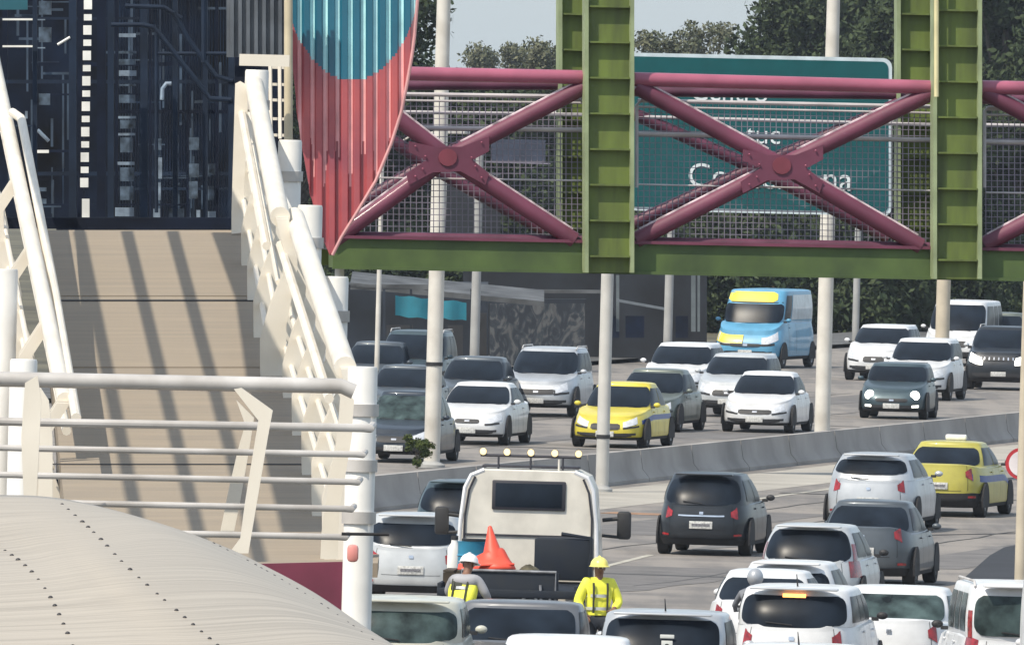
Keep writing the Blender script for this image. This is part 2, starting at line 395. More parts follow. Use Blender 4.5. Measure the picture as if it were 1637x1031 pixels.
xbrace(680, 262, (545, 165), (885, 160), (500, 372), (870, 368), 2.05, M_MAGD, .07, False)
xbrace(1205, 268, (975, 165), (1440, 165), (975, 375), (1420, 380), 2.05, M_MAGD, .07, False)
# bent corner tubes beside the posts
for pts in ([(700 + 0 * 1, 200), (885, 166), (905, 160), (928, 160), (934, 168), (934, 300)], [(1018, 300), (1018, 168), (1026, 160), (1050, 160), (1120, 205), (1170, 235)],
            [(1400, 205), (1445, 180), (1470, 171), (1488, 172), (1490, 182), (1490, 300)], [(1574, 300), (1574, 178), (1580, 172), (1600, 172), (1680, 215)]):
    MB().tube([B(x, y, .18) for x, y in (pts if pts[0][0] != 700 else pts[1:])], .018, 8).build("corner_tube", M_TUBE, br)
for k in range(3):
    pass
pb_ = B(543, 428, .3); MB().tube([(pb_.x, pb_.y, 0), pb_], .05, 12).build("support_column", M_COLW0, br)
for d_ in (.3, 2.0):
    pb_ = B(1748, 448, d_); MB().tube([(pb_.x, pb_.y, 0), pb_], .16, 14).build("support_column", M_COLW0, br)
rebase(br); tag(br, "footbridge with green posts and beam, magenta cross braces and wire mesh spanning the highway", "footbridge")

# ---------------------------------------------------------------- ribbed blue and red panel on the bridge end
pn = MB(); s_p = 153.5
outl = [(-60, 465, 668), (0, 465, 667), (60, 465, 662), (90, 466, 658), (130, 470, 651), (180, 476, 641), (230, 482, 625), (290, 492, 600), (340, 504, 570), (380, 516, 545), (408, 527, 531)]
def olx(y):
    for i in range(len(outl) - 1):
        if outl[i][0] <= y <= outl[i + 1][0]:
            k = (y - outl[i][0]) / (outl[i + 1][0] - outl[i][0]); return outl[i][1] + k * (outl[i + 1][1] - outl[i][1]), outl[i][2] + k * (outl[i + 1][2] - outl[i][2])
ribp = 20.2; rows = []; ys = [-60 + i * (468 / 90) for i in range(91)]
NX = 120
for y in ys:
    a, b = olx(y); row = []
    for j in range(NX + 1):
        xg = 462 + (670 - 462) * j / NX; x = min(max(xg, a), b)
        ph = ((x - 470) / ribp) % 1.0
        dz = -.045 * max(0, min(1, (.26 - abs(ph - .5)) * 8))
        row.append(U(x, y, s_p) + Vector((0, 0, 0)) + E2 * (-dz))
    rows.append(row)
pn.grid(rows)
for i, f in enumerate(pn.f):
    c = sum((pn.v[k] for k in f), Vector()) / 4
    iy, ix = divmod(i, NX); y = (ys[iy] + ys[iy + 1]) / 2; x = 462 + 208 * (ix + .5) / NX
    ph = ((x - 470) / ribp) % 1.0; crest = abs(ph - .5) < .17  # crests get a paler colour as painted sun highlights
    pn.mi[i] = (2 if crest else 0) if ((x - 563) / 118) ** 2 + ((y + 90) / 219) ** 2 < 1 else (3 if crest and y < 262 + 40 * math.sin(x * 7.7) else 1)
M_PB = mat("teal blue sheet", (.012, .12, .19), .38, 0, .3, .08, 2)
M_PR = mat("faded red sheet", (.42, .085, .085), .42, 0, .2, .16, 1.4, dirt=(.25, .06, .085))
po = pn.build("ribbed_panel", [M_PB, M_PR, mat("teal rib highlights", (.50, .86, .90), .4), mat("red rib highlights", (.86, .42, .42), .4)])
so_ = po.modifiers.new("thickness", 'SOLIDIFY'); so_.thickness = .012; so_.offset = 1
root = empty("ribbed_cladding", po.location.copy()); po.parent = root; po.location = (0, 0, 0)
edge = MB().tube([U(b + .5, y, s_p) for (y, a, b) in outl], .018, 8); ee = edge.build("edge_trim", mat("pale pink trim", (.62, .32, .32), .4), root)
for v in ee.data.vertices: v.co -= root.location
tag(root, "ribbed metal cladding, blue disc on faded red, tapering to a point beside the footbridge", "cladding panel")

# ---------------------------------------------------------------- green direction sign
sg = wempty("direction_sign"); ss = 74.
n_ = Vector((0, 1, 0)); P0 = U(1200, 215, ss)
def S(px, py, d=0): return onplane(px, py, P0 + n_ * d, n_)
def rrect(x0, y0, x1, y1, r, d, sk=0):
    pts = []
    for (cx, cy, a0) in ((x1 - r, y0 + r, -90), (x1 - r, y1 - r, 0), (x0 + r, y1 - r, 90), (x0 + r, y0 + r, 180)):
        for k in range(5):
            a = R(a0 + 22.5 * k); X = cx + r * math.cos(a); Y = cy + r * math.sin(a); pts.append(S(X, Y + (X - x0) * .022, d))
    return pts
M_SG = mat("sign green", (.003, .072, .080), .7, spec=.2, var=.06)
MB().prism(rrect(985, 84, 1426, 336, 14, 0), n_ * .06).build("border", mat("sign border", (.5, .58, .62), .45), sg, smooth=False)
MB().prism(rrect(991, 90, 1420, 330, 10, -.02), n_ * .017).build("sign_panel", M_SG, sg, smooth=False)
for yy in (118, 300):
    MB().box(S(1205, yy, .12), (5.4, .08, .1)).build("support_rail", M_STEELG, sg)
for yy in (118, 300): MB().box(S(1327, yy, .34), (.5, .5, .16), .03).build("pole_clamp", M_STEELG, sg)
rebase(sg)
M_TXT = mat("sign lettering", (.62, .68, .7), .45)
def text(s_, loc, size, parent, m, rot=(PI / 2, 0, 0), name="lettering", ext=.004):
    cu = bpy.data.curves.new(name, 'FONT'); cu.body = s_; cu.size = size; cu.extrude = ext; cu.align_x = 'LEFT'
    o = bpy.data.objects.new(name + "_tmp", cu); COL.objects.link(o)
    dg = bpy.context.evaluated_depsgraph_get(); me = bpy.data.meshes.new_from_object(o.evaluated_get(dg)); bpy.data.objects.remove(o)
    me.materials.clear(); me.materials.append(m)
    t_ = bpy.data.objects.new(name, me); COL.objects.link(t_); t_.rotation_euler = rot
    t_.location = Vector(loc) - (parent.location if parent else Vector()); t_.parent = parent; return t_
text("Centro", S(1103, 160, -.035), .57, sg, M_TXT)
text("tuc", S(1192, 229, -.035), .60, sg, M_TXT)
text("Copacabana", S(1098, 298, -.035), .73, sg, M_TXT)
tag(sg, "large green direction sign with white border and lettering behind the footbridge mesh", "road sign")

#@RAMP
# ---------------------------------------------------------------- pedestrian ramp on the left
FL, FR, NL, NR = U(62, 368, 156), U(404, 368, 156), U(112, 905, 191), U(540, 905, 191)
rn = (FR - FL).cross(NL - FL).normalized()
def RS(px, py): return onplane(px, py, FL, rn)
ra_ = wempty("pedestrian_ramp")
M_RAMP = mat("ramp concrete", (.262, .215, .160), .9, var=.12, scale=1.3, bump=.1, stretch=(.5, 4, 1), dirt=(.238, .20, .155))
cuts = [0, .232, .46, .74, 1.0]
for k in range(4):
    a, b = cuts[k], cuts[k + 1] - .004
    A, Bq, C, D = FL.lerp(NL, a), FR.lerp(NR, a), FR.lerp(NR, b), FL.lerp(NL, b)
    MB().prism([A, Bq, C, D], (0, 0, -.28)).build("deck_slab", M_RAMP, ra_, smooth=False)
MB().prism([FL + Vector((0, 0, -.05)), FR + Vector((0, 0, -.05)), NR + Vector((0, 0, -.05)), NL + Vector((0, 0, -.05))], (0, 0, -.3)).build("ramp_girder", M_DARKUNDER, ra_, smooth=False) if 0 else None
lx, ly = U(-120, 905, 191), U(604, 896, 191)
back = Vector((0, 1.2, .04))
M_FASC = mat("maroon fascia", (.20, .035, .07), .5, var=.2, scale=1.5)
MB().prism([lx - UPV * .02, ly - UPV * .02, ly - UPV * .02 + back, lx - UPV * .02 + back], (0, 0, -.12)).build("landing_slab", M_RAMP, ra_, smooth=False)
f0, f1 = U(-120, 914, 191.2), U(572, 897, 191.2)
MB().prism([f0, f1, f1 - UPV * .75, f0 - UPV * .75], (0, .08, 0)).build("fascia", M_FASC, ra_, smooth=False)
# side balustrades
def balustrade(pts, out, hgt, spacing, lean=.1, railr=.06, side=1):
    """pts: base line far->near; out: outward unit vector"""
    bal = None
    A, Z = pts; L = (Z - A).length; n = max(2, int(L / spacing)); d = (Z - A).normalized()
    hr = MB().tube([A + out * lean + UPV * hgt, Z + out * lean + UPV * hgt], railr, 14)
    bal = hr.build("balustrade", M_STEELW, ra_)
    for h_, rr_, o_ in ((.82, .042, -.02), (.60, .026, .10), (.42, .026, .08), (.24, .026, .02)):
        MB().tube([A + out * o_ + UPV * hgt * h_, Z + out * o_ + UPV * hgt * h_], rr_, 8).build("rail", M_STEELW, bal)
    for i in range(n + 1):
        p = A + d * (L * i / n)
        prof = [(-.10, -.20), (.02, -.20), (.08, -.10), (.10, hgt * .35), (.22, hgt * .70), (.22, hgt * .80), (lean + .05, hgt * 1.0), (lean - .07, hgt * 1.0), (.10, hgt * .80), (.08, hgt * .66), (-.06, hgt * .45), (-.15, hgt * .25), (-.16, -.08), (-.14, -.16)]
        prof = [(x + .11 * (1 - z / hgt * .75), z) for x, z in prof]
        mb = MB(); mb.prism([p + out * x + UPV * z for x, z in prof], d * .03); mb.prism([p + d * .16 + out * x + UPV * z for x, z in prof], d * .03)
        mb.build("post", M_STEELW, bal, smooth=False)
    return bal
outR = Vector((.98, .12, 0)).normalized(); outL = -outR
mid = .46
FRr = U(384, 372, 156); MRr = U(424, 608, 171); NRr = U(524, 866, 190)
balustrade([FRr, MRr], outR, 1.53, 3.0, lean=.10, railr=.095)
balustrade([U(446, 596, 169.5), NRr], outR, 1.47, 3.1, lean=.11, railr=.095)
lb_ = balustrade([U(-12, 90, 150) - UPV * 1.5, U(104, 640, 180) - UPV * 1.5], outL, 1.5, 5.5, lean=.0, railr=.075)
MB().tube([U(20, 180, 156), U(34, 190, 156.5), U(88, 470, 170), U(122, 668, 182)], .045, 10).build("rail", M_STEELW, lb_)
# round columns outside the ramp
M_COLW = mat("white painted column", (.74, .73, .70), .5, var=.06, scale=3)
def column(px, ytop, wpx, s, zb=0):
    p = U(px, ytop, s); r = wpx / s / 2
    mb = MB().lathe([(0, p.z), (r * .93, p.z), (r, p.z - .02), (r, zb), (0, zb)], (p.x, p.y, 0), 'Z', 28)
    o = mb.build("column", M_COLW, ra_)
    return p, r, o
colpts = []
for a in ((411, 112, 38, 156), (464, 224, 38, 161), (496, 328, 40, 167), (536, 442, 43, 176), (580, 586, 48, 193), (-14, 318, 44, 160), (8, 430, 42, 172), (38, 574, 44, 192)):
    colpts.append(column(*a))
# steel collars and brackets between columns and balustrade
for p, r, o in colpts[:5]:
    for dz in (.36, .82, 1.25):
        mb = MB(); mb.lathe([(r + .002, -.05), (r + .018, -.05), (r + .018, .05), (r + .002, .05)], (p.x, p.y, p.z - dz), 'Z', 24)
        mb.build("collar", M_STEELG, o)
        q = Vector((p.x, p.y, p.z - dz))
MB().prism([U(x, y, 156.5) for x, y in ((376, 134), (384, 130), (394, 136), (396, 170), (388, 372), (370, 374), (370, 340))], (0, .06, 0)).build("end_plate", M_STEELW, ra_, smooth=False)
MB().beam(U(383, 96, 155.5), U(463, 98, 155.5), .3, .12).build("cap_beam", M_STEELW, ra_, smooth=False)
# front landing railing
def FRL(px, py, s=197.): return U(px, py, s)
fr = MB().tube([FRL(-60, 603), FRL(0, 606), FRL(545, 617), FRL(566, 626)], .062, 14).build("landing_railing", M_STEELG, ra_)
for (ya, yb, xe) in ((672, 684, 596), (714, 726, 584), (757, 770, 576), (800, 813, 566), (845, 858, 556)):
    MB().tube([FRL(-60, ya), FRL(60, ya + 3), FRL(xe - 16, yb), FRL(xe - 4, yb + 1), FRL(xe, yb - 4, 194)], .026 if ya != 672 else .034, 10).build("rail", M_STEELG, fr)
def fpost(poly, m=M_STEELW, s=198., th=.05, nm="post"):
    MB().prism([FRL(x, y, s) for x, y in poly], (0, th, 0)).build(nm, m, fr, smooth=False)
fpost([(374, 622), (386, 620), (436, 656), (428, 700), (397, 884), (366, 884), (384, 860), (392, 800), (413, 672)], s=198.5)
fpost([(378, 640), (406, 668), (398, 720), (384, 800), (374, 850), (352, 850), (366, 780), (380, 720), (392, 678)], s=196.2)
fpost([(545, 612), (566, 640), (562, 700), (552, 760), (542, 820), (540, 893), (512, 893), (514, 850), (524, 780), (538, 700), (542, 660)], s=195.4)
fpost([(60, 612), (78, 640), (84, 700), (84, 800), (60, 800), (64, 720)], s=195)
fpost([(40, 612), (60, 600), (66, 640), (58, 800), (38, 800), (34, 700)], s=198)
# pink marker lamp and thin rod on the big column
MB().box(U(564, 884, 200), (.09, .08, .14), .03).build("marker_lamp", mat("pink marker", (.65, .25, .22), .4), ra_)
MB().tube([U(546, 853, 199), U(622, 854, 199)], .013, 8).build("rod", M_DARKUNDER, ra_)
# added unseen pipes above the frame, placed to cast the ramp's long stripes
def up_to(p, z): return p + SUN * ((z - p.z) / SUN.z)
def rib(a, b, r, ext=.12):
    A, Z = up_to(RS(*a), 10.25), up_to(RS(*b), 10.25); d = Z - A
    MB().tube([A - d * .0, Z + d * ext], r, 10).build("shadow_rib", M_STEELG, ra_)
rib((127, 370), (219, 830), .058); rib((203, 370), (312, 830), .058); rib((276, 370), (398, 830), .058)
MB().prism([up_to(RS(x, y), 10.3) for x, y in ((338, 372), (404, 372), (530, 850), (450, 850), (394, 610), (377, 480))], (0, 0, .04)).build("shadow_panel", M_STEELG, ra_, smooth=False)  # unseen slab added to cast the dark band along the right balustrade
for yy in (480, 607, 742):
    MB().prism([RS(70, yy) + UPV * .004, RS(520, yy) + UPV * .004, RS(520, yy + (2 if yy == 480 else 1.4)) + UPV * .004, RS(70, yy + (2 if yy == 480 else 1.4)) + UPV * .004], (0, 0, .003)).build("joint_strip", M_DARKUNDER, ra_, smooth=False)
# ladder frame beside the upper columns
mb = MB(); 
for x in (432, 447, 462): mb.beam(U(x, 100, 152), U(x + 1, 222, 152), .02, .035)
for y in (108, 135, 160, 190, 216): mb.beam(U(430, y, 151.9), U(464, y + 1, 151.9), .02, .03)
mb.build("side_frame", M_STEELW, ra_, smooth=False)
rebase(ra_); tag(ra_, "sloping concrete pedestrian ramp with cream steel balustrades and white round columns", "ramp")

# ---------------------------------------------------------------- dark lattice building behind the ramp
st = wempty("station_building")
def T(px, py, s=150.): return U(px, py, s)
def tbox(x0, y0, x1, y1, s, m, nm, th=.1, par=None):
    return MB().prism([T(x0, y0, s), T(x1, y0, s), T(x1, y1, s), T(x0, y1, s)], (0, th, 0)).build(nm, m, par or st, smooth=False)
M_NWALL = mat("shaded navy cladding", (.004, .009, .022), .8, var=.45, scale=1.6, spec=.2)  # navy kept near black so the colour holds the building's shade
tbox(-60, -120, 372, 366, 140, M_NWALL, "wall", 3.0)
tbox(90, 366, 368, 1330, 140, M_NWALL, "lower_wall", 2.9)
tbox(-60, 348, 372, 366, 152, M_NAVY, "base_shade_strip", .3)  # dark strip stands for the building base in shadow
random.seed(3)
for x, wd, s_, m in ((4, 8, 146, M_NAVY), (52, 7, 150, M_NAVY2), (110, 12, 149, M_NAVY2), (124, 10, 150, M_NAVY), (155, 14, 150, M_NAVY), (172, 10, 149, M_NAVY2), (184, 5, 148, M_NAVY), (224, 12, 150, M_NAVY2), (238, 4, 149, M_NAVY), (276, 8, 149, M_NAVY2), (298, 5, 147, M_NAVY), (324, 8, 149, M_NAVY2), (344, 5, 148, M_NAVY), (365, 10, 151, M_NAVY2)):
    tbox(x, -120, x + wd, 350, s_, m, "column", .12)
for y in (28, 44, 72, 100, 128, 150, 176, 208, 240, 275, 300, 326):
    x0 = random.choice((0, 60, 186)); x1 = random.choice((110, 226, 300, 368))
    if x1 > x0 + 30: tbox(x0, y, x1, y + random.choice((3, 4, 6)), 147, random.choice((M_NAVY, M_NAVY2)), "beam", .08)
rg0 = random.Random(21); M_SL = mat("blue grey slats", (.034, .060, .098), .7, var=.35, scale=3)
for k in range(40):
    x = (186 + 4.6 * k) if k < 39 else 120
    tbox(x, -20, x + 1.6, 349, 145 - .05 * (k % 5), mat('thin dark slat', (.022, .042, .075), .7, var=.4, scale=3), 'slat', .04)
for k in range(34):
    x = rg0.choice((rg0.uniform(4, 124), rg0.uniform(182, 364), rg0.uniform(186, 364))); y0 = rg0.uniform(-20, 300); y1 = y0 + rg0.uniform(30, 150)
    tbox(x, y0, x + rg0.choice((2, 3, 4)), min(y1, 348), 146 + rg0.uniform(-.6, .6), M_SL, "slat", .05)
for k in range(26):
    x = rg0.uniform(0, 330); y = rg0.uniform(0, 345); wd = rg0.uniform(14, 60)
    if x < 155 and x + wd > 130: continue
    tbox(x, y, min(x + wd, 366), y + rg0.choice((2, 2.5, 4)), 146.5 + rg0.uniform(-.6, .6), M_SL, "slat", .05)
M_PALE = mat("white slots and trim", (.80, .80, .76), .5, emit=None)
for i in range(15):
    yc = 8 + i * 20.3; hh = 15 if i % 2 == 0 else 10
    x = 141 - i * .42 * 1.0; tbox(x - 7 + (.5 if hh == 10 else 0), yc - hh / 2, x + 6, yc + hh / 2, 150.6, M_PALE, "bright_slot", .04)  # white plates stand in for slots bright with light from behind
tbox(131, 318, 143, 350, 150.6, M_PALE, "bright_slot", .04)
M_GR1 = mat("grey blue pane", (.07, .10, .14), .3, var=.6, scale=9)
M_GR2 = mat("pale blue pane", (.17, .22, .28), .3, var=.5, scale=9, dirt=(.08, .1, .13))
for (x0, y0, x1, y1, m) in ((190, 54, 217, 60, M_GR2), (190, 82, 218, 86, M_GR1), (190, 95, 217, 104, M_GR1), (190, 113, 218, 122, M_GR2), (190, 135, 217, 138, M_GR1), (190, 152, 216, 165, M_GR1), (189, 186, 217, 190, M_GR2),
        (192, 192, 216, 206, M_GR1), (189, 213, 216, 217, M_GR2), (192, 220, 212, 244, M_GR1), (188, 259, 215, 264, M_GR2), (192, 268, 214, 290, M_GR1), (192, 298, 213, 320, M_GR1), (172, 332, 178, 350, M_GR2), (184, 332, 214, 346, M_GR2),
        (245, 334, 256, 350, M_GR2), (270, 334, 294, 350, M_GR1), (314, 336, 320, 350, M_GR2), (328, 338, 345, 352, M_GR2), (246, 222, 258, 240, M_GR1), (248, 252, 259, 286, M_GR2), (250, 292, 257, 320, M_GR2),
        (278, 216, 285, 246, M_GR1), (278, 258, 285, 282, M_GR1), (278, 296, 284, 318, M_GR2), (302, 220, 318, 240, M_GR1), (302, 262, 318, 284, M_GR1), (302, 290, 316, 318, M_GR1), (328, 262, 344, 280, M_GR1), (328, 298, 342, 320, M_GR1),
        (4, 30, 56, 33, M_PALE), (4, 73, 56, 76, M_PALE), (60, 31, 72, 33, M_GR2), (60, 76, 72, 78, M_GR2), (56, 240, 78, 245, M_PALE), (40, 178, 44, 190, M_GR2), (62, 2, 82, 24, M_GR1), (62, 44, 82, 68, M_GR1), (60, 300, 74, 306, M_GR1), (60, 318, 74, 326, M_GR1), (62, 150, 80, 168, M_GR1)):
    tbox(x0, y0, x1, y1, 148.3, m, "window_pane", .04)
tbox(-60, -60, 44, 16, 150.5, mat("teal panel", (.01, .09, .12), .5), "teal_panel", .04)
def tp(pts, r, s_=151., m=M_NAVY2, nm="brace"): MB().tube([T(x, y, s_) for x, y in pts], r, 8).build(nm, m, st)
tp([(228, 40), (246, 44), (322, 140), (336, 158), (370, 160)], .028); tp([(278, 20), (300, 62), (345, 122), (372, 130)], .028)
tp([(200, 10), (262, 12), (290, 30)], .024); tp([(178, 40), (230, 40)], .024); tp([(60, 208), (78, 226)], .02, 149, M_GR2); tp([(92, 72), (112, 60)], .014, 149, M_PALE)
tp([(259, 160), (260, 142), (266, 134), (274, 134)], .022, 151.2, M_GR2); tp([(326, -40), (326, 100)], .03); tp([(250, 40), (250, 340)], .02); tp([(252, 86), (370, 86)], .02)
# ribbed grey siding at its right end
mb = MB(); rows = []
for y in (-100, 92):
    rows.append([T(362 + i * .8, y, 154) + Vector((0, -.05 * (1 if (i // 8) % 2 else 0), 0)) for i in range(124)])
mb.grid(rows).build("ribbed_siding", mat("grey ribbed siding", (.10, .115, .135), .5, var=.2), st, smooth=False)
tbox(372, 92, 466, 380, 146, M_NAVY, "side_wall", .2)
MB().tube([T(461, -100, 155), T(461, 92, 155), T(461, 230, 155)], .045, 12).build("downpipe", mat("tan downpipe", (.55, .48, .34), .5), st)
rebase(st); tag(st, "shaded navy steel lattice building with a column of white plates standing in for bright slots behind the ramp", "building")

# ---------------------------------------------------------------- curved metal roof at the lower left
rf = wempty("curved_roof")
curves = [  # (points down from the crest) as photo position + scale
    [(-420, 800, 230), (-335, 880, 236), (-290, 960, 242), (-250, 1080, 250)],
    [(-275, 797, 230), (-160, 878, 236), (-105, 955, 242), (-60, 1080, 250)],
    [(-135, 795, 230), (-4, 876, 236), (72, 945, 242), (135, 1080, 250)],
    [(-25, 796, 230), (70, 866, 236), (145, 936, 242), (265, 1080, 250)],
    [(88, 801, 230), (152, 858, 236), (222, 928, 242), (400, 1080, 250)],
    [(205, 827, 230), (262, 852, 234), (378, 930, 240), (560, 1060, 248)],
    [(330, 868, 229), (420, 915, 233), (520, 975, 239), (640, 1060, 246)],
    [(430, 915, 229), (500, 952, 233), (570, 1000, 238), (680, 1070, 244)],
    [(560, 1002, 229), (600, 1025, 232), (660, 1060, 236), (740, 1100, 240)]]
def cr(p0, p1, p2, p3, t):
    return tuple(.5 * ((2 * b) + (-a + c) * t + (2 * a - 5 * b + 4 * c - d) * t * t + (-a + 3 * b - 3 * c + d) * t ** 3) for a, b, c, d in zip(p0, p1, p2, p3))
def spl(P, n):
    out = []
    for i in range(len(P) - 1):
        p0 = P[max(i - 1, 0)]; p3 = P[min(i + 2, len(P) - 1)]
        for k in range(n): out.append(cr(p0, P[i], P[i + 1], p3, k / n))
    out.append(P[-1]); return out
cs = [spl(c, 8) for c in curves]; NV = len(cs[0])
across = [spl([c[j] for c in cs], 8) for j in range(NV)]       # rows along the roof
rows = [[U(*q) for q in r] for r in across]
M_ROOF = bpy.data.materials.new("ribbed roof sheet"); M_ROOF.use_nodes = True
n = M_ROOF.node_tree.nodes; l = M_ROOF.node_tree.links; b = n["Principled BSDF"]; b.inputs['Roughness'].default_value = .5; b.inputs['Metallic'].default_value = .1
tc = n.new('ShaderNodeTexCoord'); mp = n.new('ShaderNodeMapping'); mp.inputs['Scale'].default_value = (2.2, 230, 1); l.new(tc.outputs['UV'], mp.inputs[0])
nz = n.new('ShaderNodeTexNoise'); nz.inputs['Scale'].default_value = 1.0; nz.inputs['Detail'].default_value = 5; l.new(mp.outputs[0], nz.inputs[0])
rp = n.new('ShaderNodeValToRGB'); rp.color_ramp.elements[0].position = .35; rp.color_ramp.elements[1].position = .6; rp.color_ramp.elements[0].color = (.33, .29, .235, 1); rp.color_ramp.elements[1].color = (.44, .39, .32, 1)
l.new(nz.outputs[0], rp.inputs[0]); l.new(rp.outputs[0], b.inputs['Base Color'])
bp = n.new('ShaderNodeBump'); bp.inputs['Strength'].default_value = .12; bp.inputs['Distance'].default_value = .004; l.new(nz.outputs[0], bp.inputs['Height']); l.new(bp.outputs[0], b.inputs['Normal'])
o = MB().grid(rows).build("roof_sheet", M_ROOF, rf)
uvl = o.data.uv_layers.new(name="UVMap"); nc = len(rows[0])
for lp in o.data.loops: uvl.data[lp.index].uv = ((lp.vertex_index % nc) / nc, (lp.vertex_index // nc) / len(rows))
md = o.modifiers.new("thickness", 'SOLIDIFY'); md.thickness = .05; md.offset = 0
M_BOLT = mat("dark bolt", (.03, .028, .03), .5)
def seam(ci, step, r, skip=1.):
    P = spl(cs[ci], 2); mb = MB(); acc = 0; last = None; sm = MB().tube([U(x, y, s_) + Vector((0, -.03, .012)) for x, y, s_ in P], .008, 6)
    so2 = sm.build("seam", M_ROOF, rf)
    for x, y, s_ in P:
        p = U(x, y, s_) + Vector((0, -.045, .02))
        if last is not None: acc += (p - last).length
        last = p
        if acc > step and random.random() < skip: mb.ball(p, r * random.uniform(.8, 1.2), 8, 6); acc = 0
    mb.build("bolt_row", M_BOLT, rf)
def fine(ci):
    P = cs[ci]; Q = spl(P, 4); return Q
for ci, step, r in ((2, .055, .017), (4, .055, .017), (6, .05, .014)):
    Q = fine(ci); cs_ = Q
    mb = MB(); acc = 0; last = None
    MB().tube([U(x, y, s_) + Vector((0, -.03, .01)) for x, y, s_ in Q], .007, 6).build("seam", M_ROOF, rf)
    for x, y, s_ in Q:
        p = U(x, y, s_) + Vector((0, -.04, .018))
        if last is not None: acc += (Vector((p.x, 0, p.z)) - Vector((last.x, 0, last.z))).length
        last = p
        if acc > step * random.uniform(.8, 1.3): mb.ball(p, r * random.uniform(.7, 1.15), 8, 6); acc = 0
    o = mb.build("bolt_row", M_BOLT, rf); 
# the hall that carries the roof
w0, w1 = U(-320, 1150, 250), U(720, 1150, 244)
MB().prism([Vector((w0.x, w0.y + .6, 0)), Vector((w1.x, w1.y + .6, 0)), Vector((w1.x, w1.y + 6, 0)), Vector((w0.x, w0.y + 6, 0))], (0, 0, w0.z - .6)).build("wall", M_CONC, rf, smooth=False)
rebase(rf); tag(rf, "station hall under a pale curved sheet metal roof with rows of bolts", "building")
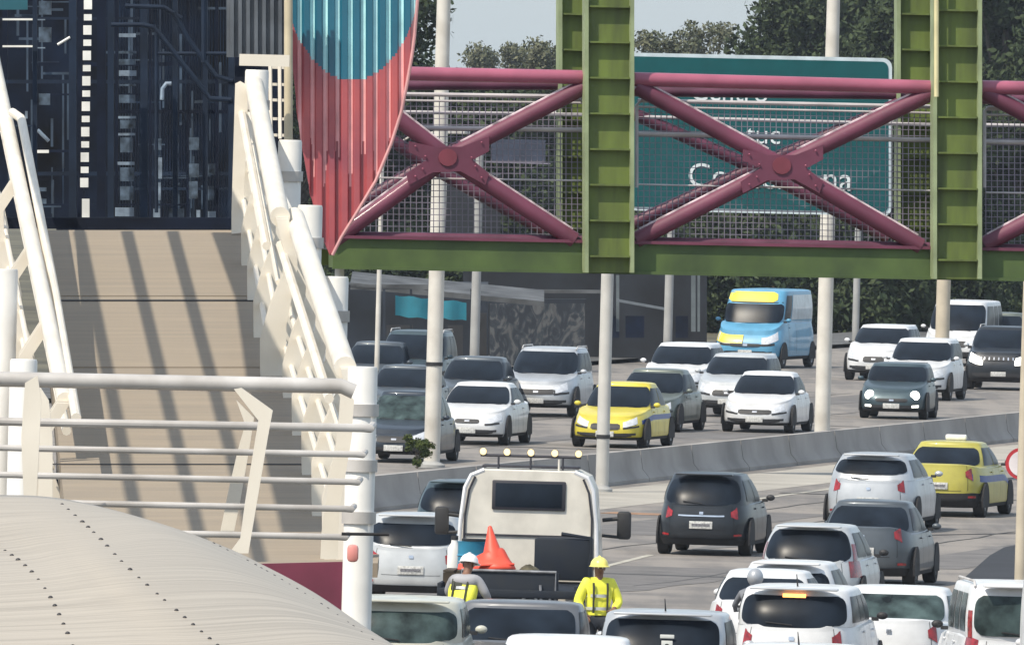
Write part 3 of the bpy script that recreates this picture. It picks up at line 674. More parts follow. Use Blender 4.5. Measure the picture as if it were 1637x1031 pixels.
#@VEHICLES
# ---------------------------------------------------------------- cars
def lerp(a, b, t): return a + (b - a) * t
def interp(P, x):
    if x <= P[0][0]: return P[0][1]
    for i in range(len(P) - 1):
        if x <= P[i + 1][0]: 
            t = (x - P[i][0]) / (P[i + 1][0] - P[i][0]); return lerp(P[i][1], P[i + 1][1], t)
    return P[-1][1]
def sp(v, e): return math.copysign(abs(v) ** e, v)
NE = 5.0; EX = 2 / NE
class Shape:
    def __init__(s, k):
        s.L, s.W, s.H = k['L'], k['W'], k['H']; s.zb = k.get('zb', .2)
        s.belt = k.get('belt', .95); s.nose = k.get('nose', .72); s.hood = k.get('hood', s.belt - .03)
        s.tail = k.get('tail', s.belt)
        s.xf, s.xr = k['xf'] * s.L, k['xr'] * s.L            # cabin base, front and rear
        s.rf, s.rr = k['rf'] * s.L, k['rr'] * s.L            # roof edge, front and rear
        s.wt = k.get('wt', .76); s.ne = k.get('ne', 5.0)
        h = s.L / 2
        s.top = [(-h, s.tail - .05), (-h + .12, s.tail), (s.xr, s.belt), (s.xf - .2, s.belt), (s.xf, s.hood), (h - .25, lerp(s.hood, s.nose, .75)), (h - .06, s.nose), (h, s.nose - .05)]
        s.rear_in = k.get('rear_in', .05); s.front_in = k.get('front_in', .16)
    def ztop(s, x): return interp(s.top, x)
    def low(s, a, h):
        c, d = math.cos(a), math.sin(a); e = 2 / s.ne
        x = s.L / 2 * sp(c, e); y = s.W / 2 * sp(d, e)
        t = abs(y) / (s.W / 2)
        z = s.zb + (s.ztop(x) - s.zb) * h
        x *= 1 - (.018 if x > 0 else .008) * t * t * 2          # bowed ends
        kx = (1 - .05 * max(0, (.18 - h) / .18)) * (1 - (s.front_in if x > 0 else s.rear_in) * max(0, (h - .5) / .5) ** 1.6 * .5)
        ky = 1 - .05 * max(0, (.15 - h) / .15) - .075 * max(0, (h - .55) / .45) ** 1.5 
        if x > 0: ky -= .06 * (x / (s.L / 2)) ** 8
        else: ky -= .035 * (-x / (s.L / 2)) ** 8
        return Vector((x * kx, y * ky, z))
    def up(s, a, h):
        c, d = math.cos(a), math.sin(a); e = 2 / s.ne
        u, v = sp(c, e), sp(d, e)
        x0 = (s.xf + s.xr) / 2 + (s.xf - s.xr) / 2 * u; y0 = s.W / 2 * .915 * v
        x1 = (s.rf + s.rr) / 2 + (s.rf - s.rr) / 2 * u; y1 = s.W / 2 * s.wt * v
        bow = math.sin(PI * min(1, h)) 
        z0 = s.ztop(x0) - .03; z1 = s.H - .075
        x = lerp(x0, x1, h) + (.05 * u * bow); y = lerp(y0, y1, h) + .03 * v * bow
        q_ = max(0, min(1, (abs(u) - .6) / .4)); q_ = q_ * q_ * (3 - 2 * q_); x -= math.copysign(.07 * abs(v) ** 2 * q_, u)
        return Vector((x, y, lerp(z0, z1, h)))
    def body(s, mb, Na=56):
        A = [2 * PI * (i + .5) / Na for i in range(Na)]
        # densify corners of the rounded rectangle
        rows = [[s.low(a, h) for a in A] for h in (0, .06, .16, .3, .42, .5, .58, .7, .82, .91, .96)]
        mb.grid(rows, True)
        cap = []
        for k, dz in ((1, -.0), (.985, .012), (.95, .02), (.8, .025), (.5, .03), (.2, .032), (0.01, .033)):
            row = []
            for a in A:
                p = s.low(a, 1.0); x, y = p.x * k, p.y * k
                row.append(Vector((x, y, s.ztop(p.x * (.99 if k > .99 else k)) - .015 + dz)))
            cap.append(row)
        mb.grid([[s.low(a, .96) for a in A]] + cap, True)
        mb.grid([rows[0], [Vector((p.x * .1, p.y * .1, p.z)) for p in rows[0]]], True)
    def cabin(s, mb, Na=56):
        A = [2 * PI * (i + .5) / Na for i in range(Na)]
        rows = [[s.up(a, h) for a in A] for h in (0, .15, .3, .45, .6, .75, .88, 1)]
        cx = (s.rf + s.rr) / 2
        for k, dz in ((.985, .022), (.95, .04), (.85, .055), (.6, .068), (.3, .074), (.01, .075)):
            rows.append([Vector((cx + (s.up(a, 1).x - cx) * k, s.up(a, 1).y * k, s.H - .075 + dz)) for a in A])
        mb.grid(rows, True)
    def A(s, face, f):
        n = s.ne / 2
        if face == 'rear': return PI - math.asin(sp(max(-.999, min(.999, f)), n))
        if face == 'front': return math.asin(sp(max(-.999, min(.999, f)), n))
        a = math.acos(sp(max(-.999, min(.999, f)), n)); return a if face == 'left' else -a
    def patch(s, surf, face, f0, f1, h0, h1, off=.007, nu=10, nv=5, rc=.0, nm=None, m=None, par=None, h0b=None, h1b=None, angles=False):
        S_ = getattr(s, surf); rows = []
        for j in range(nv + 1):
            t = j / nv; row = []
            sh = rc * (1 - (1 - (2 * abs(t - .5)) ** 6)) 
            for i in range(nu + 1):
                q = i / nu; g = lerp(f0 + sh * (f1 - f0), f1 - sh * (f1 - f0), q)
                a = g if angles else s.A(face, g)
                lo = lerp(h0, h0b if h0b is not None else h0, q); hi = lerp(h1, h1b if h1b is not None else h1, q)
                h = lerp(lo, hi, t); p = S_(a, h)
                da, dh = S_(a + .01, h) - S_(a - .01, h), S_(a, min(h + .01, 1)) - S_(a, h - .01)
                nn = da.cross(dh)
                if nn.length < 1e-9: nn = Vector((p.x, p.y, 0))
                nn.normalize()
                if nn.x * p.x + nn.y * p.y < 0: nn = -nn
                row.append(p + nn * off)
            rows.append(row)
        mb = MB().grid(rows)
        if nm: return mb.build(nm, m, par)
        return mb
def wheel(root, x, y, r, side, steel=False):
    o = MB().lathe([(r * .62, side * .01), (r * .64, side * .02), (r * .95, side * .02), (r, side * 0), (r, -side * .17), (r * .9, -side * .2), (0, -side * .2)], (x, y, r), 'Y', 24).build("wheel", M_TYRE, root)
    mb = MB(); mb.lathe([(r * .63, side * .008), (r * .58, side * -.01), (r * .2, side * .0), (0, side * .004)], (x, y, r), 'Y', 20)
    for k in range(5):
        a = 2 * PI * k / 5; c, d = math.cos(a), math.sin(a)
        mb.prism([(x + c * r * .1 - d * .03, y + side * .012, r + d * r * .1 + c * .03), (x + c * r * .6 - d * .02, y + side * .012, r + d * r * .6 + c * .02), (x + c * r * .6 + d * .02, y + side * .012, r + d * r * .6 - c * .02), (x + c * r * .1 + d * .03, y + side * .012, r + d * r * .1 - c * .03)], (0, -side * .02, 0))
    mb.build("rim", M_RIM, o); return o
BASE = dict(
 hatch=dict(L=3.95, W=1.70, H=1.49, xf=.27, xr=-.485, rf=.03, rr=-.39, belt=.95, nose=.70, tail=.93, hood=.91, wt=.72),
 sedan=dict(L=4.5, W=1.75, H=1.46, xf=.23, xr=-.37, rf=.03, rr=-.225, wt=.72, belt=.93, nose=.70, tail=.98, hood=.91),
 suv=dict(L=4.35, W=1.82, H=1.66, xf=.27, xr=-.485, rf=.07, rr=-.42, belt=1.08, nose=.86, tail=1.06, hood=1.03, wt=.78, zb=.24, rail=1),
 boxy=dict(L=4.3, W=1.82, H=1.82, xf=.22, xr=-.49, rf=.13, rr=-.475, belt=1.14, nose=.98, tail=1.13, hood=1.1, wt=.86, zb=.26, ne=8., rail=1),
 mini=dict(L=3.8, W=1.70, H=1.42, xf=.22, xr=-.47, rf=.07, rr=-.40, belt=.95, nose=.74, tail=.92, hood=.93, wt=.8),
 van=dict(L=5.9, W=2.05, H=2.7, xf=.40, xr=-.495, rf=.27, rr=-.488, belt=1.42, nose=1.12, tail=1.42, hood=1.38, wt=.86, zb=.26, ne=8.),
 minivan=dict(L=4.4, W=1.80, H=1.9, xf=.40, xr=-.49, rf=.24, rr=-.475, belt=1.12, nose=.9, tail=1.1, hood=1.05, wt=.82, zb=.24, ne=7.),
)
def car(kind, name, pos, away, head, pm, label, cat, glass=None, group=None, lights=False, **k):
    K = dict(BASE[kind]); K.update(k); s = Shape(K); glass = glass or M_GLASS
    rz = PI / 2 - head if away else -PI / 2 - head           # local +X is forward
    root = empty(name, pos, rz)
    mb = MB(); s.body(mb); s.cabin(mb)
    body = mb.build("body", pm, root)
    van = kind == 'van'
    # glass
    s.patch('up', 'front', -.93, .93, .06, K.get('ws', .92), off=.012, nu=22, nv=12, nm="windscreen", m=glass, par=root, rc=.04)
    if not van:
        rw = K.get('rw', (.10, .86)); s.patch('up', 'rear', -.88, .88, rw[0], rw[1], off=.012, nu=22, nv=12, nm="rear_window", m=glass, par=root, rc=.06)
    sides = [(-.30, .12), (.17, .78)] if kind in ('hatch', 'mini') else [(-.72, -.30), (-.24, .14), (.2, .80)]
    if kind == 'sedan': sides = [(-.74, .02), (.08, .78)]
    if kind == 'hatch': sides = [(-.66, .02), (.08, .80)]
    if van: sides = [(.55, .86)]
    for sd in ('left', 'right'):
        for g0, g1 in sides:
            h1a = .88; s.patch('up', sd, g0, g1, .12, h1a, nm="side_window", m=glass, par=root, rc=.03, nu=6)
    # lower dark sill and bumpers
    mb = MB()
    for (fc, f0, f1) in (('rear', -.93, .93), ('front', -.93, .93)):
        q = s.patch('low', fc, f0, f1, .0, K.get('bump', .17) if fc == 'rear' else .12, off=.014, nu=24, nv=9); 
        q.build("bumper_skirt", M_DARKUNDER if fc == 'front' or not K.get('bumpcol') else K['bumpcol'], root)
    for sd in ('left', 'right'): s.patch('low', sd, -.95, .95, 0, .09, off=.005, nv=2, nm="sill", m=M_DARKUNDER, par=root)
    # wheels and arches
    r = K.get('r', .32 if kind in ('hatch', 'sedan', 'mini') else .36)
    for x in (s.L * .5 - K.get('ohf', .80), -s.L * .5 + K.get('ohr', .72)):
        for sd in (1, -1):
            y = sd * (s.W / 2 * .955)
            mb = MB(); R_ = r + .06; pts = [(x + R_ * math.cos(a), sd * (s.W / 2 + .004), max(s.zb + .0, r + R_ * math.sin(a))) for a in [PI * i / 14 for i in range(15)]]
            pts = [(x - R_, sd * (s.W / 2 + .004), s.zb), *pts[::-1][0:0], *[(p[0], p[1], p[2]) for p in pts[::-1]], (x + R_, sd * (s.W / 2 + .004), s.zb)]
            mb.prism(pts, (0, -sd * .03, 0)).build("wheel_arch", M_DARKUNDER, root, smooth=False)
            wheel(root, x, y + sd * .012, r, sd)
    # lamps
    tl = K.get('tl', 'wrap')
    for sg in (1, -1):
        if tl == 'tall':
            mb = s.patch('low', 'rear', sg * .82, sg * .965, .62, .97, nu=4); mb.build("taillight", M_TAIL, root)
            s.patch('up', 'rear', sg * .91, sg * .965, .0, .55, nu=3, nm="taillight", m=M_TAIL, par=root)
        else:
            lo, hi = (.66, .88) if tl == 'wrap' else (.72, .95)
            a0, a1 = s.A('rear', .66), s.A('left', -.93)
            o = s.patch('low', None, a0 if sg > 0 else -a0, a1 if sg > 0 else -a1, lo + K.get('tls', .06), hi - .03, h0b=lo - .04, h1b=hi + .03, nv=4, angles=True, nm="taillight", m=M_TAIL, par=root)
        lampm = M_LAMPON if lights else M_LAMP
        if kind in ('mini',) or K.get('roundlamp'):
            p = s.low(s.A('front', sg * .70), .74)
            MB().lathe([(0, .05), (.10, .035), (.125, -.02), (.13, -.12)], p + Vector((-.0, 0, 0)), 'X', 18).build("headlight", lampm, root)
        else:
            a0, a1 = s.A('front', .50), s.A('left', .90)
            s.patch('low', None, a0 if sg > 0 else -a0, a1 if sg > 0 else -a1, .58, .86, h0b=.68, h1b=.97, angles=True, nm="headlight", m=lampm, par=root)
            s.patch('low', 'front', sg * .50, sg * .86, .52, .60, off=.009, nu=4, nv=2, nm="lamp_surround", m=M_BLACK, par=root)
        s.patch('low', 'front', sg * .62, sg * .80, .2, .30, off=.010, nu=4, nv=2, nm="fog_lamp", m=lampm if K.get('fog') else M_BLACK, par=root)
        # mirrors
        mx = s.xf - .28; my = sg * (s.W / 2 * .93)
        o = MB().ball((mx, my + sg * .12, s.belt + .06), .082, 12, 8, (.6, 1.0, .68)).build("mirror", K.get('mirror', M_BLACK if K.get('blackm') else pm), root)
        MB().box((mx, my + sg * .02, s.belt + .01), (.06, .1, .05)).build("mirror_arm", M_BLACK, o)
        for hx in (.13, -.16) if kind != 'van' else (.2,):
            y = s.low(s.A('left', hx * 2), .86).y
            MB().box((hx * s.L, sg * (y + .012), s.zb + (s.belt - s.zb) * .86), (.17, .03, .028), .01).build("door_handle", pm, root)
        # door seams
        for gx in (-.28, .08, .42) if kind != 'van' else (.5, .1):
            s.patch('low', 'left' if sg > 0 else 'right', gx - .003, gx + .003, .16, .97, off=.003, nu=1, nv=6, nm="door_seam", m=M_DARKUNDER, par=root)
        if K.get('rail'):
            z = s.H - .03; y = sg * s.W / 2 * s.wt * .93
            MB().tube([(s.rr + .15, y, z - .03), (s.rr + .3, y, z + .045), (s.rf - .4, y, z + .045), (s.rf - .2, y, z - .03)], .018, 8).build("roof_rail", K.get('railm', M_STEELG), root)
    # tailgate seams, plate, handle strip
    if K.get('trunkseam', True):
        for f in (-.70, .70):
            s.patch('low', 'rear', f - .004, f + .004, .40, .98, off=.003, nu=1, nv=5, nm="tailgate_seam", m=M_DARKUNDER, par=root)
        s.patch('low', 'rear', -.70, .70, .395, .405, off=.003, nu=8, nv=1, nm="tailgate_seam", m=M_DARKUNDER, par=root)
    s.patch('low', 'rear', -.045, .045, .80, .87, off=.012, nu=3, nv=3, nm="badge", m=M_CHROME, par=root)
    for sg in (1, -1): s.patch('low', 'rear', sg * .70, sg * .84, .22, .27, off=.02, nu=3, nv=1, nm="reflector", m=M_TAIL, par=root)
    if K.get('chrome'): s.patch('low', 'rear', -.52, .52, .74, .78, off=.012, nu=8, nv=2, nm="chrome_strip", m=M_CHROME, par=root)
    ph = K.get('plateh', .52)
    p = s.low(PI, ph); dz = .065
    o = MB().box((p.x - .012, 0, p.z), (.018, .42, .135), .004).build("licence_plate", M_PLATE, root)
    MB().box((p.x - .023, 0, p.z + .0), (.003, .33, .05)).build("plate_lettering", mat("plate text", (.2, .2, .22), .6, var=.45, scale=60), o)
    p = s.low(0, .28)
    MB().box((p.x + .016, 0, p.z), (.018, .42, .13), .004).build("licence_plate", M_PLATE, root)
    # grille and intake
    g = K.get('grille', (.46, .54, .84)); 
    if g:
        o = s.patch('low', 'front', -g[0], g[0], g[1], g[2], off=.008, rc=.08, nm="grille", m=M_BLACK, par=root)
        if K.get('slats'):
            for i in range(7):
                f = -g[0] * .84 + i * g[0] * .28; s.patch('low', 'front', f - .022, f + .022, g[1] + .02, g[2] - .02, off=.016, nu=2, nv=3, nm="grille_slat", m=M_CHROME, par=o)
        else:
            s.patch('low', 'front', -.07, .07, (g[1] + g[2]) / 2 - .04, (g[1] + g[2]) / 2 + .04, off=.018, nu=3, nv=3, nm="badge", m=M_CHROME, par=o)
    s.patch('low', 'front', -.72, .72, .14, .32, off=.009, rc=.1, nm="lower_intake", m=M_BLACK, par=root)
    # small things
    if not van:
        z = lerp(s.ztop(s.xr), s.H, .2)
        p0 = s.up(PI, .12); p1 = s.up(s.A('rear', .45), .18)
        MB().tube([p0 + Vector((-.03, 0, 0)), p1 + Vector((-.03, 0, 0))], .010, 6).build("wiper", M_BLACK, root)
        p = s.up(0, .08)
        for y in (-.1, .5):
            a = s.up(s.A('front', (y - .0) / (s.W / 2)), .05); b = s.up(s.A('front', (y - .45) / (s.W / 2)), .12)
            MB().tube([a + Vector((.03, 0, 0)), b + Vector((.03, 0, .0))], .009, 6).build("wiper", M_BLACK, root)
        if K.get('antenna', False): MB().tube([(s.rr + .35, 0, s.H - .01), (s.rr + .18, 0, s.H + .16)], [.014, .006], 6).build("antenna", M_BLACK, root)
        if kind in ('hatch', 'suv', 'mini', 'boxy'):
            p = s.up(PI, .97)
            mb = MB().box((p.x - .07, 0, p.z + .055), (.22, s.W * s.wt * .82, .03), .012); sp_ = mb.build("spoiler", K.get('spoilm', pm), root)
        p = s.up(PI, .9)
        if K.get('brake'): o = MB().box((p.x - .03, 0, p.z + .0), (.02, .32 if K.get('brake') else .22, .05 if K.get('brake') else .025)).build("high_brake_light", M_TAILON if K.get('brake') else M_TAIL, root)
    tag(root, label, cat, group); root['_k'] = 0; del root['_k']
    return root, s
def hd(deg): return R(deg)
P_WHITE = paint("white", (.66, .67, .68)); P_SILV = paint("silver", (.50, .52, .54), .45); P_GREY = paint("dark grey", (.085, .10, .115), .4)
P_BLACK = paint("black", (.012, .016, .022), .2); P_YEL = paint("taxi yellow", (.62, .52, .05)); P_YELO = paint("taxi yellow deep", (.40, .36, .06))
P_MGREY = paint("mid grey", (.16, .165, .175), .5); P_CREAM = paint("cream", (.50, .50, .43)); P_PETROL = paint("petrol grey", (.05, .08, .095), .4)
P_BEIGE = paint("pale grey", (.52, .54, .55), .3); P_GREEN = paint("greenish grey", (.13, .15, .13), .3)
AW = "cars driving away from the camera"; ON = "oncoming cars beyond the barrier"; QU = "cars queuing behind the tow truck"
def place(px, py, back=True, L=4.2, h=11, z=0):
    """photo position of the middle of the near bumper at the road; returns the centre of the car"""
    g = G(px, py); d = Vector((math.sin(R(h)), math.cos(R(h)), 0)); return g + d * (L / 2)
def go(kind, px, py, away, h, pm, label, cat="car", name=None, **k):
    L = k.get('L', BASE[kind]['L']); nm = name or {"hatch": "parked_car", }.get("x", {"hatch": "hatchback", "sedan": "sedan", "suv": "crossover", "boxy": "off_roader", "mini": "small_car", "van": "delivery_van", "minivan": "minivan"}[kind])
    return car(kind, nm, place(px, py, L=L, h=h), away, R(h), pm, label, cat, **k)
# ---- driving away, in the near lanes
go('hatch', 1119, 888, True, 8, P_BLACK, "black hatchback with chrome tailgate strip driving alone beside the lane line", group=AW, chrome=1, rw=(.06, .9), blackm=1, wt=.74)
go('hatch', 1386, 850, True, 9, P_SILV, "silver hatchback with lens-shaped rear window driving just left of the yellow taxi", group=AW, rw=(.30, .86), tail=1.0, belt=1.02, L=4.3, W=1.80, tl='high', H=1.5)
o, s = go('sedan', 1497, 826, True, 11, P_YELO, "yellow taxi sedan with white roof lamp seen from behind, right of the silver hatchback", cat="taxi", group=AW, name="taxi", bump=.34, bumpcol=M_DARKUNDER, H=1.49, tail=1.06, belt=1.0, blackm=1)
M_STRIPE = mat("taxi blue stripe", (.02, .05, .22), .4)
def taxi(o, s, lamp=True):
    if lamp: MB().box((-.1, 0, s.H + .055), (.16, .42, .11), .03).build("roof_lamp", mat("roof lamp white", (.8, .8, .74), .4), o)
    for sd in ('left', 'right'): s.patch('low', sd, -.93, .93, .62, .78, off=.006, nu=14, nv=2, nm="side_stripe", m=M_STRIPE, par=o)
taxi(o, s)
go('sedan', 1376, 938, True, 8, P_GREY, "dark grey sedan ahead of the white queuing cars, red tail lamp showing", group=AW, rw=(.05, .9), tail=1.04, tl='high')
# ---- queue at the lower right
go('hatch', 1286, 988, True, 8, P_BEIGE, "white hatchback with dark rear window, third from the front of the right-hand queue", group=QU, tl='tall', W=1.74, H=1.5, rw=(.02, .95), blackm=1)
go('hatch', 1250, 1056, True, 7, P_WHITE, "white car whose dark rear window shows between two white cars in the queue", group=QU, W=1.68, H=1.47, rw=(.05, .8))
go('sedan', 1206, 1066, True, 7, P_WHITE, "white car mostly hidden by the one with lit brake light, left shoulder showing", group=QU, W=1.64, H=1.40)
go('suv', 1262, 1122, True, 7, P_WHITE, "white crossover with lit amber high brake light in the queue", group=QU, W=1.8, H=1.60, brake=1, antenna=1, rail=0, rw=(.04, .88), blackm=1, wt=.83, tl='wrap', spoilm=P_SILV)
go('hatch', 1262, 1216, True, 7, P_WHITE, "white car at the bottom edge, only its roof showing under the lit brake light", group=QU, W=1.85, H=1.46, wt=.84, antenna=1)
go('sedan', 1418, 1110, True, 6, P_WHITE, "white sedan with greenish rear window left of the boxy off-roader", group=QU, glass=M_GLASSG, H=1.5, W=1.76, wt=.8, tail=1.08, belt=1.02, rw=(.05, .88))
go('boxy', 1642, 1152, True, -4.5, P_WHITE, "boxy white off-roader with roof rails near the right edge", cat="off-roader", group=QU, tl='tall', glass=M_GLASSG, railm=M_STEELG, blackm=1, H=1.86)
go('van', 1740, 1240, True, 4, P_WHITE, "tall white van cut off by the right edge", cat="van", group=QU, H=2.8)
# ---- near row along the bottom
o, s = go('hatch', 1052, 1158, True, 5, P_SILV, "silver hatchback with wide black rear window and pale sticker at the bottom edge", group=QU, W=1.86, H=1.5, wt=.86, rw=(.0, .92), tl='wrap', antenna=1)
s.patch('low', 'rear', -.86, .86, .45, .99, off=.006, nm="tailgate", m=P_BLACK, par=o)
p = s.up(PI, .42)
mb = MB(); mb.box((p.x - .035, -.08, p.z + .07), (.01, .19, .05), .006); mb.box((p.x - .035, -.08, p.z - .06), (.01, .15, .15), .01); mb.build("sticker", mat("sticker", (.6, .62, .6), .5), o)
MB().lathe([(0, -.012), (.035, -.012), (.035, 0)], (p.x - .033, -.08, p.z - .06), 'X', 12).build("sticker_mark", M_BLACK, o)
go('sedan', 893, 1206, True, 3, P_WHITE, "white car at the bottom edge in front of the grey one, only roof showing", group=QU, W=1.85, wt=.84, H=1.47)
go('sedan', 818, 1140, True, 4, P_MGREY, "dusty grey car with broad dark roof directly behind the tow truck", group=QU, W=1.88, H=1.48, wt=.85, mirror=P_SILV, rw=(.02, .92))
go('suv', 634, 1152, True, 2, P_CREAM, "cream crossover with green-tinted rear window at the bottom left of the road", group=QU, glass=M_GLASSG, H=1.62, W=1.85, wt=.86, rw=(.06, .8), rail=0)
go('hatch', 655, 966, True, 4, P_BEIGE, "silver-grey hatchback left of the tow truck, one tail lamp lit by the sun", group=QU, H=1.46, W=1.76, rw=(.15, .80), wt=.78, tls=.0)
go('hatch', 727, 905, True, 7, P_PETROL, "dark car of which a sliver shows left of the tow truck cab", group=QU)
# ---- oncoming
o, s = go('sedan', 966, 716, False, 11, P_YEL, "bright yellow oncoming taxi behind the pale pole", cat="taxi", group=ON, name="taxi", grille=(.42, .50, .80), H=1.5); taxi(o, s, False)
go('sedan', 1205, 692, False, 9, P_WHITE, "clean white oncoming sedan nearest the barrier, right of the yellow taxi", group=ON, grille=(.50, .56, .80), H=1.47)
go('mini', 1424, 670, False, 7, P_PETROL, "small dark grey-green car with white roof and round bright headlights", group=ON, roundlamp=1, fog=1, grille=(.5, .48, .66), lights=True, W=1.74)
go('sedan', 745, 711, False, 9, P_WHITE, "old white oncoming sedan right of the thick median pole", group=ON, H=1.42, nose=.74, grille=(.35, .62, .8), ne=7.)
go('suv', 855, 666, False, 9, P_SILV, "large silver oncoming crossover in front of the graffiti wall", group=ON, H=1.72, W=1.9, grille=(.55, .55, .78))
go('sedan', 738, 668, False, 9, P_GREY, "grey car behind the old white sedan, roof and windscreen showing", group=ON, H=1.5)
go('sedan', 1022, 690, False, 11, P_GREEN, "greenish grey car tucked behind the yellow taxi", group=ON, H=1.5)
go('suv', 1072, 648, False, 10, P_WHITE, "white oncoming crossover left of the delivery van", group=ON, H=1.62, rail=0, grille=(.4, .5, .72))
go('suv', 1160, 667, False, 10, P_BEIGE, "pale grey oncoming crossover behind the clean white sedan", group=ON, H=1.60, W=1.8, rail=0, grille=(.44, .52, .78))
go('suv', 1395, 609, False, 10, P_WHITE, "white oncoming crossover, leftmost of the far right-hand group", group=ON, H=1.6, rail=0, grille=(.36, .52, .80))
go('suv', 1460, 640, False, 9, P_WHITE, "white oncoming crossover right behind the small dark car", group=ON, H=1.66, W=1.85, rail=0, lights=False)
go('suv', 1595, 624, False, 6, P_BLACK, "black off-roader with slotted grille and lit headlights at the far right", cat="off-roader", group=ON, H=1.78, W=1.92, ne=7., grille=(.55, .76, .90), slats=1, lights=True, mirror=P_SILV, belt=1.18, nose=1.06, hood=1.12)
go('minivan', 1522, 585, False, 10, P_WHITE, "white minivan behind the tan grey pole at the far right", cat="minivan", group=ON, H=1.98, L=5.0, W=1.95)
go('sedan', 1585, 584, False, 9, P_GREEN, "grey-green car between the white minivan and the black off-roader", group=ON, H=1.6)
go('sedan', 628, 682, False, 8, P_GREY, "grey car behind the dark blue one, between the big column and the median pole", group=ON, H=1.46)
go('sedan', 628, 740, False, 8, paint('night blue', (.025, .035, .05), .3), "dark blue car behind the barrier, between the big column and the median pole", group=ON, H=1.55, glass=M_GLASSG)
go('suv', 645, 640, False, 8, P_PETROL, "far dark crossover at the left, the topmost of the three beside the median pole", group=ON, H=1.8, W=1.9)
go('sedan', 583, 640, False, 8, P_GREY, "grey car peeking over the top of the big white column", group=ON, H=1.5)
# ---- delivery van with the blue and yellow livery
P_VB = paint("van blue", (.10, .32, .50)); P_VY = mat("van yellow", (.75, .60, .05), .4, 0, .5, .06); P_VW = mat("van stripe white", (.55, .62, .66), .4, 0, .4)
o, s = go('van', 1190, 588, False, 14, P_VB, "delivery van in pale blue with yellow front markings, rearmost on the left carriageway", cat="van", group=None, grille=(.5, .5, .62), roundlamp=0, H=2.33, belt=1.36, hood=1.30, nose=1.05, xf=.36, rf=.24, L=5.2, ws=.62)
s.patch('up', 'front', -.90, .74, .68, .985, off=.014, rc=.08, nm="yellow_panel", m=P_VY, par=o)
s.patch('up', 'front', -.90, .90, .655, .675, off=.012, nv=1, nm="windscreen_header", m=M_BLACK, par=o)
s.patch('low', 'front', -.93, -.1, .62, .95, off=.012, nm="yellow_corner", m=P_VY, par=o)
for sd in ('left', 'right'):
    s.patch('up', sd, -.95, .5, .12, .9, off=.008, nm="side_graphic", m=P_VW, par=o)
# ---------------------------------------------------------------- tow truck
h = R(3.5); tp0 = G(839, 1040); troot = empty("tow_truck", tp0, PI / 2 - h); troot.scale = (1, .965, 1)       # local +X forward, +Y left, origin at the cab back
M_CAB = paint("truck cream white", (.66, .63, .56), 0, .4); M_TRIM = mat("dark rubber trim", (.03, .03, .04), .6)
cabm = MB(); prof = [(-1.10, .55), (-1.14, 1.2), (-1.10, 1.75), (-1.03, 2.42), (-.93, 2.62), (-.75, 2.70), (.75, 2.70), (.93, 2.62), (1.03, 2.42), (1.10, 1.75), (1.14, 1.2), (1.10, .55)]
rows = []
for x, k, dz in ((0, .93, -.02), (.04, .96, 0), (.3, .97, 0), (1.3, .97, .0), (1.55, .94, -.12), (1.95, .90, -.75), (2.1, .90, -1.2)):
    rows.append([(x, y * k, min(z, 2.7 + dz) if z > 1.3 else z) for y, z in prof])
cabm.grid(rows, True); cabm.f.append(list(range(len(prof)))); cabm.mi.append(0); o0 = 6 * len(prof); cabm.f.append([o0 + i for i in range(len(prof))]); cabm.mi.append(0)
cab = cabm.build("cab", M_CAB, troot)
MB().box((-.012, .0, 2.32), (.05, 1.14, .44), .02).build("window_gasket", M_TRIM, cab)
MB().box((-.03, .0, 2.32), (.03, 1.04, .36), .01).build("rear_window", M_GLASS, cab)
for sg in (1, -1):
    MB().tube([(-.02, sg * 1.0, 1.0), (-.02, sg * .985, 2.0), (-.02, sg * .93, 2.38), (-.02, sg * .84, 2.585)], .018, 6).build("edge_trim", M_TRIM, cab)
    MB().tube([(.02, sg * 1.09, .9), (.02, sg * 1.05, 1.9), (.02, sg * .99, 2.42), (.02, sg * .90, 2.60), (.02, sg * .7, 2.685)], .035, 8).build("corner_panel", paint("truck white", (.75, .76, .78)), cab)
    MB().tube([(1.2, sg * 1.08, 1.95), (1.2, sg * 1.35, 1.98)], .03, 8).build("mirror_arm", M_BLACK, cab)
    MB().tube([(1.2, sg * 1.08, 1.72), (1.2, sg * 1.38, 1.70)], .025, 8).build("mirror_arm", M_BLACK, cab)
    MB().box((1.2, sg * 1.42, 1.88), (.1, .22, .42), .05).build("mirror", M_BLACK, cab)
MB().box((-.012, 0, 1.72), (.02, 1.96, .03)).build("seam", M_TRIM, cab)
MB().box((.5, 0, 2.74), (.5, 1.5, .04), .01).build("roof_hatch", M_TRIM, cab)
# light bar
lb = MB().tube([(.25, -.78, 2.90), (.25, .78, 2.90)], .022, 8).build("light_bar", M_TRIM, troot)
for y in (-.5, .5, .0): MB().tube([(.25, y, 2.7), (.25, y, 2.9)], .018, 6).build("bracket", M_TRIM, lb)
M_WORK = mat("work lamp lens", (.8, .75, .5), .2, emit=(1, .70, .28, .55))
for y in (-.74, -.37, 0, .37, .74):
    hs = MB().lathe([(0, .06), (.045, .05), (.058, 0), (.058, -.03)], (.25, y, 2.955), 'X', 16).build("lamp_housing", M_BLACK, lb)
    MB().lathe([(0, -.035), (.048, -.032), (.055, -.02)], (.25, y, 2.955), 'X', 16).build("lamp_lens", M_WORK, lb)
MB().tube([(.1, -.45, 2.7), (.1, -.45, 2.87)], .02, 6).build("beacon_stalk", M_CAB, lb)
